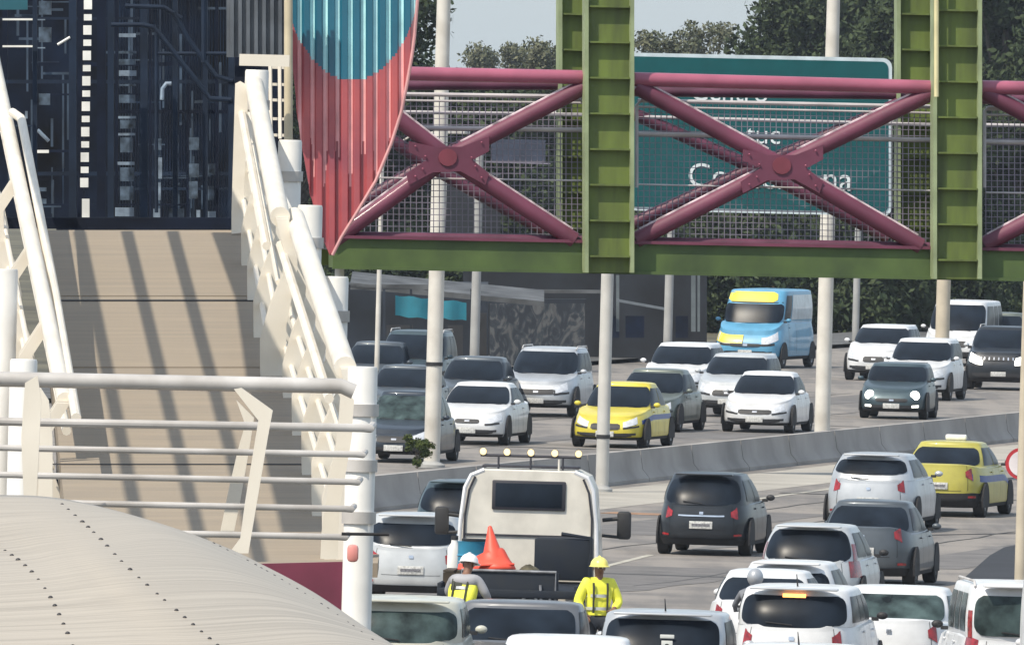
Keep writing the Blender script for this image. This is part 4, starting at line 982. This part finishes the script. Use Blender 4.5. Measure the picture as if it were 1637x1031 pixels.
# bed: headboard, floor, side boards, tail
M_BED = mat("dark steel bed", (.009, .013, .021), .7, .0, 0, .5, 3, spec=.25, dirt=(.02, .024, .03))
M_BEDL = mat("worn grey steel edge", (.22, .23, .25), .5, .2, var=.3, scale=6)
MB().box((-2.5, 0, 1.0), (4.4, 2.14, .12), .02).build("bed_floor", M_BED, troot)
ty = -4.6
tb = MB().box((ty, -.02, .93), (.08, 1.50, .78), .01).build("tailboard", M_BED, troot)
mb = MB(); mb.tube([(ty - .05, -.73, .72), (ty - .05, -.73, 1.33), (ty - .05, .70, 1.33), (ty - .05, .70, .72)], .022, 8); mb.build("frame", M_BEDL, tb)
for a, b in (((.55, 1.2), (.62, 1.28)), ((.50, .8), (.10, .68)), ((-.02, .68), (-.04, .86)), ((-.22, .90), (-.35, 1.05)), ((-.35, 1.05), (-.45, .92)), ((-.52, .85), (-.5, 1.14)), ((.3, .68), (.28, .84)), ((-.62, .7), (-.66, 1.0))):
    MB().tube([(ty - .07, a[0], a[1]), (ty - .07, b[0], b[1])], .022, 8).build("hook", M_BEDL, tb)
for y, c in ((-.0, 1), (-.32, 1)): MB().box((ty - .08, y + .22, .75), (.04, .05, .16), .01).build("reflector", P_WHITE, tb)
for sg in (1, -1):
    MB().box((-2.5, sg * 1.04, .98), (4.3, .06, .3), .01).build("side_board", M_BED, troot)
    o = MB().lathe([(0, .03), (.07, .02), (.085, -.02)][::-1], (ty - .06, sg * .8 - .15, .78), 'X', 14).build("taillight", mat("truck tail lamp", (.65, .05, .04), .3), troot)
    for x in (-3.4, 1.0):
        for q in ((0, .28) if x < 0 else (0,)): wheel(troot, x, sg * (1.0 - q), .42, sg)
MB().box((-1.3, 0, .72), (6.2, .8, .3)).build("chassis", M_DARKUNDER, troot)
MB().box((-.9, -.62, 1.42), (.9, .86, .62), .03).build("tool_box", M_BED, troot)
MB().tube([(-1.35, -1.05, 1.1), (-1.35, -1.05, 1.75), (-1.35, -.6, 1.8)], .03, 8).build("rail", M_BED, troot)
tag(troot, "cream tow truck with five round work lamps on the cab roof, seen from behind", "tow truck")
def tl(x, y, z):       # truck local to world
    return troot.matrix_basis @ Vector((x, y, z)) if 0 else tp0 + Matrix.Rotation(PI / 2 - h, 3, 'Z') @ Vector((x, y, z))
# load on the bed
zf = 1.06
pl_ = empty("pallet", tl(-3.35, .42, zf), -h); M_WD = mat("dark wood", (.06, .045, .03), .9, var=.3, scale=4, stretch=(1, 6, 1))
for k in range(6): MB().box((-.5 + .2 * k, 0, .22), (.16, 1.1, .03)).build("plank", M_WD, pl_)
for y in (-.5, 0, .5): MB().box((0, y, .1), (1.16, .1, .2)).build("bearer", M_WD, pl_)
tag(pl_, "low dark wooden pallet carrying the orange cone on the tow truck bed", "pallet")
dr = empty("drum", tl(-2.3, .66, zf), .3)
MB().lathe([(0, 0), (.23, 0), (.245, .02), (.235, .05), (.235, .19), (.25, .2), (.235, .22), (.235, .40), (.25, .41), (.235, .43), (.235, .6), (.245, .62), (0, .62)], (0, 0, 0), 'Z', 26).build("shell", mat("blue drum", (.03, .22, .36), .35), dr)
MB().lathe([(0, .60), (.16, .60), (.18, .63), (.18, .66), (0, .66)], (0, 0, 0), 'Z', 20).build("lid", M_BLACK, dr)
MB().lathe([(.2362, .10), (.243, .12), (.243, .5), (.2362, .52)], (0, 0, 0), 'Z', 26).build("white_band", M_COLW, dr) if 0 else None
tag(dr, "blue plastic drum on the tow truck bed, left of the orange cone", "drum")
bk = empty("white_canister", tl(-1.75, .98, zf)); MB().lathe([(0, 0), (.10, 0), (.11, .04), (.10, .5), (.05, .58), (.05, .64), (0, .64)], (0, 0, 0), 'Z', 18).build("shell", M_COLW, bk)
MB().lathe([(0, .62), (.055, .62), (.055, .68), (0, .68)], (0, 0, 0), 'Z', 12).build("cap", M_BLACK, bk)
tag(bk, "narrow white canister at the left side of the tow truck bed", "canister")
cn = empty("traffic_cone", tl(-3.4, .28, zf + .235)); M_CONE = mat("orange red cone", (.78, .085, .045), .5, var=.08)
mb = MB(); mb.lathe([(.36, .03), (.28, .16), (.19, .42), (.11, .72), (.04, 1.02), (.0, 1.05)], (0, 0, 0), 'Z', 22); c1 = mb.build("cone", M_CONE, cn)
MB().box((.0, .0, .02), (.72, .72, .05), .02).build("base", M_CONE, cn)
cn.scale = (.72, .72, .66); cn.rotation_euler = (R(3), R(-19), R(12 - 90)); tag(cn, "large orange-red traffic cone leaning on the tow truck bed", "traffic cone")
cl_ = MB(); rows = []
random.seed(5)
for i in range(9):
    row = []
    for j in range(11):
        u, v = i / 8, j / 10; z = .44 * (1 - u) ** .7 + .05 * math.sin(7 * u + 5 * v) * (1 - .6 * u) + .03
        row.append(tl(-3.3 - .25 * u - .15 * math.sin(v * 5), .20 + .62 * v - .25 * u * (1 - v), zf + .24 + max(.005, .7 * z * (1 - .75 * v))))
    rows.append(row)
o = cl_.grid(rows).build("orange_cloth", M_CONE); m_ = o.modifiers.new("thickness", 'SOLIDIFY'); m_.thickness = .02
tag(o, "crumpled orange-red cloth spread left of the cone on the tow truck bed", "cloth")
bg_ = MB(); 
random.seed(11)
bg_.ball(tl(-3.1, -.22, zf + .16), .19, 16, 10, (.9, 1.2, .85))
for i, v in enumerate(bg_.v): bg_.v[i] = v + Vector((random.uniform(-.02, .02), random.uniform(-.02, .02), random.uniform(-.015, .015)))
tag(bg_.build("sack", mat("olive sack", (.10, .09, .055), .9, var=.4, scale=8)), "small olive sack beside the cone on the tow truck bed", "sack")

# ---------------------------------------------------------------- people
M_SKIN = mat("skin brown", (.20, .10, .065), .6, var=.12); M_VEST = mat("fluorescent yellow", (.80, .80, .07), .6, var=.06, scale=5)
M_REFL = mat("reflective tape", (.55, .57, .55), .3, .2); M_TROUS = mat("dark trousers", (.02, .025, .035), .8); M_DK = mat("dark patch", (.03, .035, .02), .7)
def skin(name, J, Ed, m, par, lv=2):
    me = bpy.data.meshes.new(name); names = list(J); me.from_pydata([J[k][0] for k in names], [(names.index(a), names.index(b)) for a, b in Ed], [])
    o = bpy.data.objects.new(name, me); COL.objects.link(o); o.parent = par
    md = o.modifiers.new("skin", 'SKIN'); md.use_smooth_shade = True
    for i, k in enumerate(names):
        r = J[k][1]; v = me.skin_vertices[0].data[i]; v.radius = r if isinstance(r, tuple) else (r, r); v.use_root = (i == 0)
    sb = o.modifiers.new("smooth", 'SUBSURF'); sb.levels = lv; sb.render_levels = lv
    me.materials.append(m); return o
def hand(J, Ed, pre, w_, d, side, curl=.3):
    """palm and five fingers from wrist w_ along direction d"""
    d = Vector(d).normalized(); sd = Vector(side).normalized(); nn = d.cross(sd)
    J[pre + 'p'] = (Vector(w_) + d * .05, (.036, .022)); Ed.append((pre + 'w', pre + 'p'))
    for i, (s_, L) in enumerate(((-.03, .065), (-.01, .078), (.012, .074), (.032, .058))):
        a = Vector(w_) + d * .09 + sd * s_; J[pre + 'f%d' % i] = (a, .010); b = a + d * L * .5 + nn * L * curl * .4; c_ = b + d * L * .4 + nn * L * curl
        J[pre + 'g%d' % i] = (b, .009); J[pre + 'h%d' % i] = (c_, .007); Ed.extend([(pre + 'p', pre + 'f%d' % i), (pre + 'f%d' % i, pre + 'g%d' % i), (pre + 'g%d' % i, pre + 'h%d' % i)])
    a = Vector(w_) + d * .04 - sd * .045; J[pre + 't0'] = (a, .011); J[pre + 't1'] = (a + d * .04 - sd * .02, .009); Ed.extend([(pre + 'p', pre + 't0'), (pre + 't0', pre + 't1')])
def person(px, py, rz, label, helmet, facing, bend=0., arms=None, H=1.74, sleeves=None):
    base = G(px, py); root = empty("person", base, rz)           # local -Y is where the person looks
    k = H / 1.75
    def V(x, y, z):
        if z > .95 and bend: 
            t = z - .95; y2 = y - math.sin(bend) * t; z = .95 + math.cos(bend) * t + 0; y = y2 + 0
        return Vector((x, y, z)) * k
    J = {'pel': (V(0, 0, .95), (.15, .11)), 'sp1': (V(0, .01, 1.12), (.145, .105)), 'sp2': (V(0, .0, 1.30), (.165, .115)), 'nk': (V(0, .01, 1.47), (.075, .07)), 'nk2': (V(0, 0, 1.51), .058), 'hd0': (V(0, -.01, 1.57), (.070, .078)), 'hd1': (V(0, -.01, 1.64), (.078, .092)), 'hd2': (V(0, 0, 1.70), (.062, .075))}
    Ed = [('pel', 'sp1'), ('sp1', 'sp2'), ('sp2', 'nk'), ('nk', 'nk2'), ('nk2', 'hd0'), ('hd0', 'hd1'), ('hd1', 'hd2')]
    for s_, n_s in ((1, 'l'), (-1, 'r')):
        J[n_s + 'hip'] = (V(s_ * .10, 0, .88), .095); J[n_s + 'kn'] = (V(s_ * .12, -.02, .50), .06); J[n_s + 'an'] = (V(s_ * .12, .01, .10), .04); J[n_s + 'toe'] = (V(s_ * .13, -.14, .04), .035)
        Ed += [('pel', n_s + 'hip'), (n_s + 'hip', n_s + 'kn'), (n_s + 'kn', n_s + 'an'), (n_s + 'an', n_s + 'toe')]
        el, wr = arms[0 if s_ > 0 else 1]
        J[n_s + 'sh'] = (V(s_ * .19, .0, 1.41), .068); J[n_s + 'el'] = (V(*el), .046); J[n_s + 'w'] = (V(*wr), .030)
        Ed += [('sp2', n_s + 'sh'), (n_s + 'sh', n_s + 'el'), (n_s + 'el', n_s + 'w')]
    BJ = {a: b for a, b in J.items()}; BE = list(Ed)
    for s_, n_s in ((1, 'l'), (-1, 'r')):
        w_ = J[n_s + 'w'][0]; d = (w_ - J[n_s + 'el'][0]).normalized(); sd = Vector((s_, .2, 0)); sd = (sd - d * sd.dot(d)).normalized()
        BJ2 = {}; hand(BJ, BE, n_s, w_, d, sd)
    skin("body", BJ, BE, M_SKIN, root)
    # clothing follows the same skeleton, a little larger
    def cloth(name, keys, grow, m, extra=None):
        JJ = {}
        for q in keys:
            r = J[q][1]; JJ[q] = (J[q][0], tuple(x + grow for x in r) if isinstance(r, tuple) else r + grow)
        if extra: JJ.update(extra)
        E = [e for e in Ed if e[0] in JJ and e[1] in JJ]
        if extra: E += [(a, b) for a, b in extra_e]
        return skin(name, JJ, E, m, root)
    mid = lambda a, b, t: J[a][0].lerp(J[b][0], t)
    extra_e = [('lel', 'lc'), ('rel', 'rc')]
    if sleeves:
        cloth("sleeves", ['sp2', 'lsh', 'rsh', 'lel', 'rel'], .020, sleeves, {'lc': (mid('lel', 'lw', .8), .046), 'rc': (mid('rel', 'rw', .8), .046)})
        extra_e = []; cloth("vest", ['sp1', 'pel', 'sp2', 'nk', 'lsh', 'rsh'], .046, M_VEST)
    else: cloth("jacket", ['sp1', 'pel', 'sp2', 'nk', 'lsh', 'rsh', 'lel', 'rel'], .032, M_VEST, {'lc': (mid('lel', 'lw', .75), .052), 'rc': (mid('rel', 'rw', .75), .052)})
    extra_e = []
    cloth("trousers", ['pel', 'lhip', 'rhip', 'lkn', 'rkn', 'lan', 'ran'], .022, M_TROUS)
    # tape bands on the jacket
    for z in (1.06, 1.24):
        c0, rr = V(0, .0, z), (.190, .150)
        rot = Matrix.Rotation(bend, 3, 'X')
        rows = [[c0 + rot @ Vector((rr[0] * k * math.cos(a), rr[1] * k * math.sin(a), dz)) for a in [2 * PI * i / 24 for i in range(24)]] for dz in (-.022, .022)]
        o = MB().grid(rows, True).build("reflective_band", M_REFL, root)
    for s_ in (1, -1):
        sg_ = -1 if facing else 1
        pts_ = [V(s_ * .10, sg_ * (.150 if z < 1.35 else .125), z) for z in (1.0, 1.2, 1.34, 1.42)]
        MB().tube(pts_, .016, 6).build("brace_strap", M_DK, root)
    hc = V(0, -.01, 1.665); rot = Matrix.Rotation(bend * .6, 3, 'X')
    mb = MB(); rows = []
    for i in range(8):
        th = PI / 2 * i / 7; r_ = .125 * math.cos(th) + .002; rows.append([hc + rot @ (Vector((r_ * math.cos(a), r_ * 1.15 * math.sin(a), .0 + .125 * math.sin(th))) * k) for a in [2 * PI * q / 24 for q in range(24)]])
    mb.grid(rows, True)
    brim = [[hc + rot @ (Vector((r1 * math.cos(a), r1 * 1.18 * math.sin(a) - (.045 if math.sin(a) < 0 and r1 > .13 else 0) * (-math.sin(a)), dz)) * k) for a in [2 * PI * q / 24 for q in range(24)]] for r1, dz in ((.122, .0), (.145, -.008), (.145, -.016), (.118, -.012))]
    mb.grid(brim, True); hm = mb.build("helmet", helmet, root)
    MB().tube([hc + rot @ (Vector((0, .125 * math.cos(a) * 1.0, .128 * math.sin(a) + .004)) * k) for a in [PI * (.15 + .7 * i / 8) for i in range(9)]], .012, 6).build("ridge", helmet, hm)
    # face
    f = lambda x, y, z: V(x, y, z)
    for s_ in (1, -1):
        MB().ball(f(s_ * .03, -.088, 1.635), .012, 8, 6).build("eye", M_COLW, root)
        MB().ball(f(s_ * .082, 0, 1.62), .024, 8, 6, (.4, .8, 1.2)).build("ear", M_SKIN, root)
    MB().tube([f(0, -.092, 1.64), f(0, -.112, 1.60), f(0, -.100, 1.592)], [.008, .014, .01], 8).build("nose", M_SKIN, root)
    MB().box(f(0, -.088, 1.563), (.045, .012, .009), .003).build("mouth", mat("lips", (.16, .05, .04), .6), root)
    for s_ in (1, -1):   # boots
        MB().box(f(s_ * .125, -.06, .05), (.10, .27, .10), .03).build("boot", M_BLACK, root)
    return tag(root, label, "person", None), V, root
M_HY = mat("yellow helmet", (.80, .70, .18), .35); M_HW = mat("white helmet", (.8, .8, .8), .3)
po_, V, root = person(953, 1092, R(12), "road worker in yellow helmet and yellow jacket facing the camera behind the tow truck", M_HY, 1, 0.0, (((.29, -.02, 1.14), (.16, -.24, 1.04)), ((-.30, .0, 1.13), (-.24, -.2, .98))), H=1.76)
po_, V, root = person(733, 1084, R(155), "road worker in white helmet and yellow vest bending with back to the camera", M_HW, 0, R(20), (((.30, -.12, 1.2), (.25, -.40, 1.1)), ((-.30, -.10, 1.2), (-.25, -.38, 1.1))), H=1.78, sleeves=mat('grey sleeves', (.34, .34, .36), .7))
MB().box(V(0.06, .14, 1.34), (.17, .02, .17), .01, Matrix.Rotation(R(20), 3, 'X')).build("back_patch", M_DK, root)
# motorcyclist in the queue
mp_ = G(1203, 1086); mc = empty("motorcycle", mp_, PI / 2 - R(8))
for x in (.65, -.65):
    MB().lathe([(.20, .04), (.30, .05), (.32, 0), (.30, -.05), (.20, -.04), (.20, .04)], (x, 0, .32), 'Y', 24).build("wheel", M_TYRE, mc)
MB().box((.0, 0, .62), (.9, .26, .34), .1).build("engine_body", P_BLACK, mc); MB().box((-.35, 0, .82), (.75, .28, .1), .04).build("seat", M_BLACK, mc)
MB().tube([(.62, 0, .34), (.42, 0, .95), (.38, 0, 1.02)], .035, 8).build("fork", M_STEELG, mc); MB().tube([(.3, -.36, 1.05), (.4, 0, 1.0), (.3, .36, 1.05)], .018, 8).build("handlebar", M_BLACK, mc)
MB().box((-.85, 0, .82), (.06, .14, .08), .02).build("taillight", M_TAIL, mc)
tag(mc, "dark motorcycle almost hidden among the queuing white cars", "motorcycle")
rd = empty("person", mp_, PI / 2 - R(8)); rd.scale = (.92, .92, .92); M_JK = mat("grey jacket", (.16, .17, .19), .7)
J = {'pel': (Vector((-.25, 0, .95)), (.14, .15)), 'sp': (Vector((-.2, 0, 1.15)), (.12, .15)), 'ch': (Vector((-.1, 0, 1.32)), (.12, .17)), 'nk': (Vector((-.05, 0, 1.44)), .06), 'hd': (Vector((0, 0, 1.52)), .09)}
Ed = [('pel', 'sp'), ('sp', 'ch'), ('ch', 'nk'), ('nk', 'hd')]
for s_, q in ((1, 'l'), (-1, 'r')):
    J[q + 's'] = (Vector((-.08, s_ * .2, 1.34)), .065); J[q + 'e'] = (Vector((.08, s_ * .32, 1.16)), .045); J[q + 'w'] = (Vector((.24, s_ * .33, 1.07)), .032)
    J[q + 'k'] = (Vector((.2, s_ * .2, .78)), .065); J[q + 'h'] = (Vector((-.22, s_ * .12, .9)), .09); J[q + 'a'] = (Vector((.02, s_ * .2, .36)), .04); J[q + 't'] = (Vector((.18, s_ * .2, .31)), .035)
    Ed += [('ch', q + 's'), (q + 's', q + 'e'), (q + 'e', q + 'w'), ('pel', q + 'h'), (q + 'h', q + 'k'), (q + 'k', q + 'a'), (q + 'a', q + 't')]
    hand(J, Ed, q, Vector((.24, s_ * .33, 1.07)), (.9, 0, -.2), (0, s_, 0), .9)
skin("body", J, Ed, M_JK, rd)
MB().ball((.0, 0, 1.60), .15, 18, 12, (1.05, .85, .95)).build("helmet", paint("silver helmet", (.4, .42, .45), .3), rd)
MB().ball((.06, 0, 1.58), .13, 14, 10, (1.0, .95, .6)).build("visor", M_GLASS, rd)
tag(rd, "motorcycle rider in grey helmet among the queuing white cars", "person")

# ---------------------------------------------------------------- background buildings
def wallbox(name, x0, y0, x1, y1, s, m, par, th=.3, z0=None):
    a, b = U(x0, y0, s), U(x1, y0, s); c, d = U(x1, y1, s), U(x0, y1, s)
    return MB().prism([a, b, c, d], (0, th, 0)).build(name, m, par, smooth=False)
M_GRAF = bpy.data.materials.new("graffiti wall"); M_GRAF.use_nodes = True
n = M_GRAF.node_tree.nodes; l = M_GRAF.node_tree.links; b = n["Principled BSDF"]; b.inputs['Roughness'].default_value = .9
tc = n.new('ShaderNodeTexCoord'); mp = n.new('ShaderNodeMapping'); mp.inputs['Scale'].default_value = (2.2, 1, 1.3); l.new(tc.outputs['Object'], mp.inputs[0])
nz = n.new('ShaderNodeTexNoise'); nz.inputs['Scale'].default_value = 1.3; nz.inputs['Detail'].default_value = 3; nz.inputs['Distortion'].default_value = 2.2; l.new(mp.outputs[0], nz.inputs[0])
rp = n.new('ShaderNodeValToRGB'); e = rp.color_ramp.elements; e[0].position = .42; e[0].color = (.018, .023, .032, 1); e[1].position = .62; e[1].color = (.085, .09, .095, 1)
x = e.new(.52); x.color = (.032, .04, .05, 1); x = e.new(.57); x.color = (.065, .068, .072, 1); l.new(nz.outputs[0], rp.inputs[0]); l.new(rp.outputs[0], b.inputs['Base Color'])
M_SHED = mat("dark shed wall", (.016, .022, .033), .9, var=.35, scale=.6); M_RFSH = mat("pale shed roof edge", (.085, .09, .095), .8, var=.35, scale=1.2)
M_TEALT = mat("teal tarpaulin", (.01, .16, .22), .6, var=.15, scale=1.5); M_BRN = mat("dark brown wall", (.014, .017, .023), .9, var=.3, scale=.8)
sh = wempty("roadside_shed")
wallbox("wall", 545, 455, 780, 660, 55, M_SHED, sh, 6)
wallbox("canopy_edge", 560, 455, 690, 463, 57.5, M_RFSH, sh, .5); 
a, b, c, d = U(560, 452, 57.5), U(870, 482, 57.5), U(870, 490, 57.5), U(560, 461, 57.5)
MB().prism([a, b, c, d], (0, 5, .25)).build("roof", M_RFSH, sh, smooth=False)
rows = []
for i in range(17):
    x = 632 + i * 7.1; rows.append([U(x, 472 + i * .7 + k * (8.2 if i < 8 else 7.4) + 1.2 * math.sin(i * 1.3 + k), 58.2) + Vector((0, .08 * math.sin(i * .9), 0)) for k in range(5)])
MB().grid(rows).build("tarpaulin", M_TEALT, sh)
for x in (612, 655, 705, 752): wallbox("post", x, 462, x + 4, 600, 58, M_SHED, sh, .1)
for x0, x1, y0, y1 in ((618, 660, 520, 600), (716, 740, 520, 590), (765, 778, 500, 590)): wallbox("doorway", x0, y0, x1, y1, 55.3, M_BLACK, sh, .1)
rebase(sh); tag(sh, "dark roadside shed with pale sagging roof edge and teal tarpaulin", "shed")
gw = wempty("graffiti_wall"); wallbox("wall", 783, 484, 935, 640, 55.5, M_GRAF, gw, .3); wallbox("coping", 781, 478, 937, 485, 55.7, M_SHED, gw, .4)
rebase(gw); tag(gw, "grey wall covered in faded graffiti behind the silver crossover", "wall")
b2 = wempty("low_building"); wallbox("wall", 740, 425, 1130, 640, 53.5, M_BRN, b2, 8)
MB().prism([U(740, 462, 54.1), U(965, 464, 54.1), U(965, 469, 54.1), U(740, 468, 54.1)], (0, .4, 0)).build("ledge", M_RFSH, b2, smooth=False)
MB().prism([U(985, 478, 54.1), U(1063, 492, 54.1), U(1063, 496, 54.1), U(985, 482, 54.1)], (0, .4, 0)).build("awning_edge", mat("grey awning", (.13, .15, .17), .8), b2, smooth=False)
for x0, x1 in ((965, 990), (1000, 1030), (1080, 1100)): wallbox("window", x0, 505, x1, 540, 53.7, M_NAVY, b2, .1)
for x0, x1 in ((985, 990), (1105, 1112), (1115, 1119)): wallbox("pilaster", x0, 440, x1, 530, 54., mat("grey pilaster", (.10, .12, .13), .8), b2, .2)
wallbox("gable", 700, 280, 800, 430, 50, M_BRN, b2, 6)
rebase(b2); tag(b2, "low dark building with thin pale ledge behind the graffiti wall", "building")
ds = wempty("distant_sign"); q = [U(785, 222, 47), U(872, 224, 47), U(872, 262, 47), U(785, 260, 47)]
MB().prism(q, (0, .1, 0)).build("board", mat("dark signboard", (.03, .04, .07), .6), ds, smooth=False)
MB().prism([U(775, 258, 47.1), U(880, 261, 47.1), U(880, 263, 47.1), U(775, 260, 47.1)], (0, .1, 0)).build("lower_edge", M_MESH, ds, smooth=False)
for x in (800, 860): MB().beam(U(x, 262, 47), Vector((U(x, 262, 47).x, U(x, 262, 47).y, 0)), .15, .15).build("post", M_STEELG, ds, smooth=False)
rebase(ds); tag(ds, "far dark signboard with pale lower edge seen through the left mesh panel", "sign")

# ---------------------------------------------------------------- trees
M_BARK = mat("bark", (.09, .075, .06), .95, var=.3, scale=6)
def leafmat(name, a, b_):
    m = bpy.data.materials.new(name); m.use_nodes = True; n = m.node_tree.nodes; l = m.node_tree.links; p = n["Principled BSDF"]
    p.inputs['Roughness'].default_value = .85; p.inputs['Specular IOR Level'].default_value = .15
    g = n.new('ShaderNodeNewGeometry'); tc = n.new('ShaderNodeTexCoord'); nz = n.new('ShaderNodeTexNoise'); nz.inputs['Scale'].default_value = .9; l.new(tc.outputs['Object'], nz.inputs[0])
    ad = n.new('ShaderNodeMath'); ad.operation = 'MULTIPLY_ADD'; ad.inputs[1].default_value = .35; l.new(g.outputs['Random Per Island'], ad.inputs[0]); l.new(nz.outputs[0], ad.inputs[2])
    rp = n.new('ShaderNodeValToRGB'); rp.color_ramp.elements[0].position = .4; rp.color_ramp.elements[1].position = .95
    rp.color_ramp.elements[0].color = (*a, 1); rp.color_ramp.elements[1].color = (*b_, 1); l.new(ad.outputs[0], rp.inputs[0]); l.new(rp.outputs[0], p.inputs['Base Color'])
    MATS[name] = m; return m
LF_D = leafmat("dark foliage", (.020, .034, .016), (.064, .085, .040)); LF_M = leafmat("mid foliage", (.030, .050, .014), (.095, .115, .035)); LF_P = leafmat("pale hazy foliage", (.07, .085, .05), (.16, .16, .10))  # pale leaf colour carries the haze over the far trees
def crown_mesh(name, blobs, nl, sz, m, seed):
    rg = random.Random(seed); vs = []; fs = []; tot = sum(b_[3] ** 2 for b_ in blobs)
    for (bx_, by, bz, br_) in blobs:
        for _ in range(int(nl * br_ ** 2 / tot)):
            u, v = rg.uniform(-1, 1), rg.uniform(0, 2 * PI); rr = br_ * (rg.random() ** .45) * rg.uniform(.8, 1.12); q = math.sqrt(1 - u * u)
            c = Vector((bx_ + rr * q * math.cos(v), by + rr * q * math.sin(v), bz + rr * u * .8))
            s_ = sz * rg.uniform(.6, 1.4); a = Vector((rg.gauss(0, 1), rg.gauss(0, 1), rg.gauss(0, 1))).normalized(); b2_ = a.cross(Vector((rg.gauss(0, 1), rg.gauss(0, 1), rg.gauss(0, 1)))).normalized()
            o = len(vs); vs += [c - a * s_, c + b2_ * s_ * .5, c + a * s_, c - b2_ * s_ * .5]; fs.append((o, o + 1, o + 2, o + 3))
    me = bpy.data.meshes.new(name); me.from_pydata([tuple(v) for v in vs], [], fs); me.materials.append(m); return me
def tree_proto(H, rad, nb, nl, sz, m, seed, zlow=.25, airy=0):
    rg = random.Random(seed); blobs = []
    for i in range(nb):
        a = rg.uniform(0, 2 * PI); z = H * rg.uniform(zlow, .93); rr = rad * math.sqrt(rg.random()) * (1 - .55 * max(0, (z / H - .55) / .45)) * .85
        blobs.append((rr * math.cos(a), rr * math.sin(a), z, rad * rg.uniform(.16, .36) * (1 - .3 * airy)))
    cm = crown_mesh("crown", blobs, nl, sz, m, seed); tm = MB(); r0 = H * .022
    tm.tube([(0, 0, -.1), (.05, 0, H * .2), (-.05, .1, H * .45), (0, .05, H * .8)], [r0 * 1.3, r0, r0 * .75, r0 * .25], 10)
    for b_ in blobs[::2]:
        st_ = Vector((0, .03, min(b_[2] * .6, H * .5))); e_ = Vector(b_[:3]); mid_ = (st_ + e_) / 2 + Vector((0, 0, -.1 * H * .3)); tm.tube([st_, mid_, e_], [r0 * .5, r0 * .32, r0 * .1], 6, False)
    t_ = tm.build("trunk", M_BARK, empty("x")); tmesh = t_.data; x = t_.parent; bpy.data.objects.remove(t_); bpy.data.objects.remove(x); return cm, tmesh
PR = {'big': tree_proto(14, 6.2, 60, 60000, .15, LF_D, 1, .12), 'mid': tree_proto(12, 5, 50, 45000, .14, LF_M, 2, .15), 'low': tree_proto(8.2, 5, 50, 45000, .14, LF_D, 3, .08),
      'pale': tree_proto(11, 5, 40, 22000, .13, LF_P, 4, .15, 1), 'airy': tree_proto(12, 3.4, 34, 5000, .11, LF_P, 5, .3, 1), 'bush': tree_proto(2.2, 1.3, 14, 2500, .08, LF_M, 6, .1)}
def tree(kind, px, s_, label, grp="trees along the far side of the highway", sc_=1., rz=0., nm="tree"):
    p = U(px, 400, s_); root = empty(nm, (p.x, p.y, -.1 if kind != 'bush' else 0), rz); root.scale = (sc_, sc_, sc_)
    for n_, me in zip(("crown", "trunk"), PR[kind]):
        o = bpy.data.objects.new(n_, me); COL.objects.link(o); o.parent = root
    return tag(root, label, "tree" if kind != 'bush' else "shrub", grp)
TREES = [('big', 1345, 37, "broad dark tree above the green direction sign, left of the second green post"), ('mid', 1310, 36, "lighter green tree crown above the right half of the direction sign"),
 ('big', 1490, 38, "dark tree partly behind the second green bridge post"), ('big', 1600, 40, "dark bluish tree filling the upper right corner"), ('mid', 1700, 38, "green tree cut off by the right edge"),
 ('big', 1520, 39, "dark tree between the two green posts' right side and the corner tree"), ('low', 1150, 44, "low dark tree behind the delivery van"), ('low', 1310, 47, "low dense tree right of the delivery van"),
 ('low', 1460, 46, "low dense tree above the far white crossovers"), ('low', 1620, 44.5, "low dense tree above the black off-roader"), ('pale', 880, 29, "hazy pale tree crown left of the first green post"),
 ('pale', 790, 26, "smaller hazy tree left of the pale crown by the first green post"), ('airy', 1060, 33, "thin feathery tree right of the first green post"), ('airy', 1110, 31, "second thin feathery tree, beside the big dark crown"), ('big', 478, 46, "dark tree half hidden behind the ribbed cladding"),
 ('low', 780, 40, "low dark tree seen through the left mesh panel"), ('low', 900, 39, "low dark tree behind the first green post"), ('low', 1010, 38, "low dark tree seen through the mesh beside the direction sign"),
 ('low', 560, 44, "low dark tree behind the ribbed cladding point"), ('low', 680, 45, "low dark tree above the roadside shed")]
rg = random.Random(9)
for k_, px, s_, lab in TREES:
    sc_ = {'pale': .95, 'airy': .98}.get(k_, 1.0) * rg.uniform(.96, 1.06)
    tree(k_, px, s_, lab, sc_=sc_, rz=rg.uniform(0, 6.28))
b_ = G(676, 752); tree('bush', 676, F / b_.y * .995, "green shrub on the median at the foot of the thick pale pole", None, .34, 1.)

# ---------------------------------------------------------------- light haze over the whole place
hz = MB().box((0, 640, 8.5), (900, 1400, 19.5)); ho = hz.build("haze", M_CONC, smooth=False)
mh = bpy.data.materials.new("thin haze"); mh.use_nodes = True; nt2 = mh.node_tree
for q in list(nt2.nodes):
    if q.type != 'OUTPUT_MATERIAL': nt2.nodes.remove(q)
vp = nt2.nodes.new('ShaderNodeVolumePrincipled'); vp.inputs['Color'].default_value = (.80, .88, 1, 1); vp.inputs['Density'].default_value = .00008; vp.inputs['Anisotropy'].default_value = .2
nt2.links.new(vp.outputs[0], [q for q in nt2.nodes if q.type == 'OUTPUT_MATERIAL'][0].inputs['Volume'])
ho.data.materials.clear(); ho.data.materials.append(mh); tag(ho, kind='stuff')
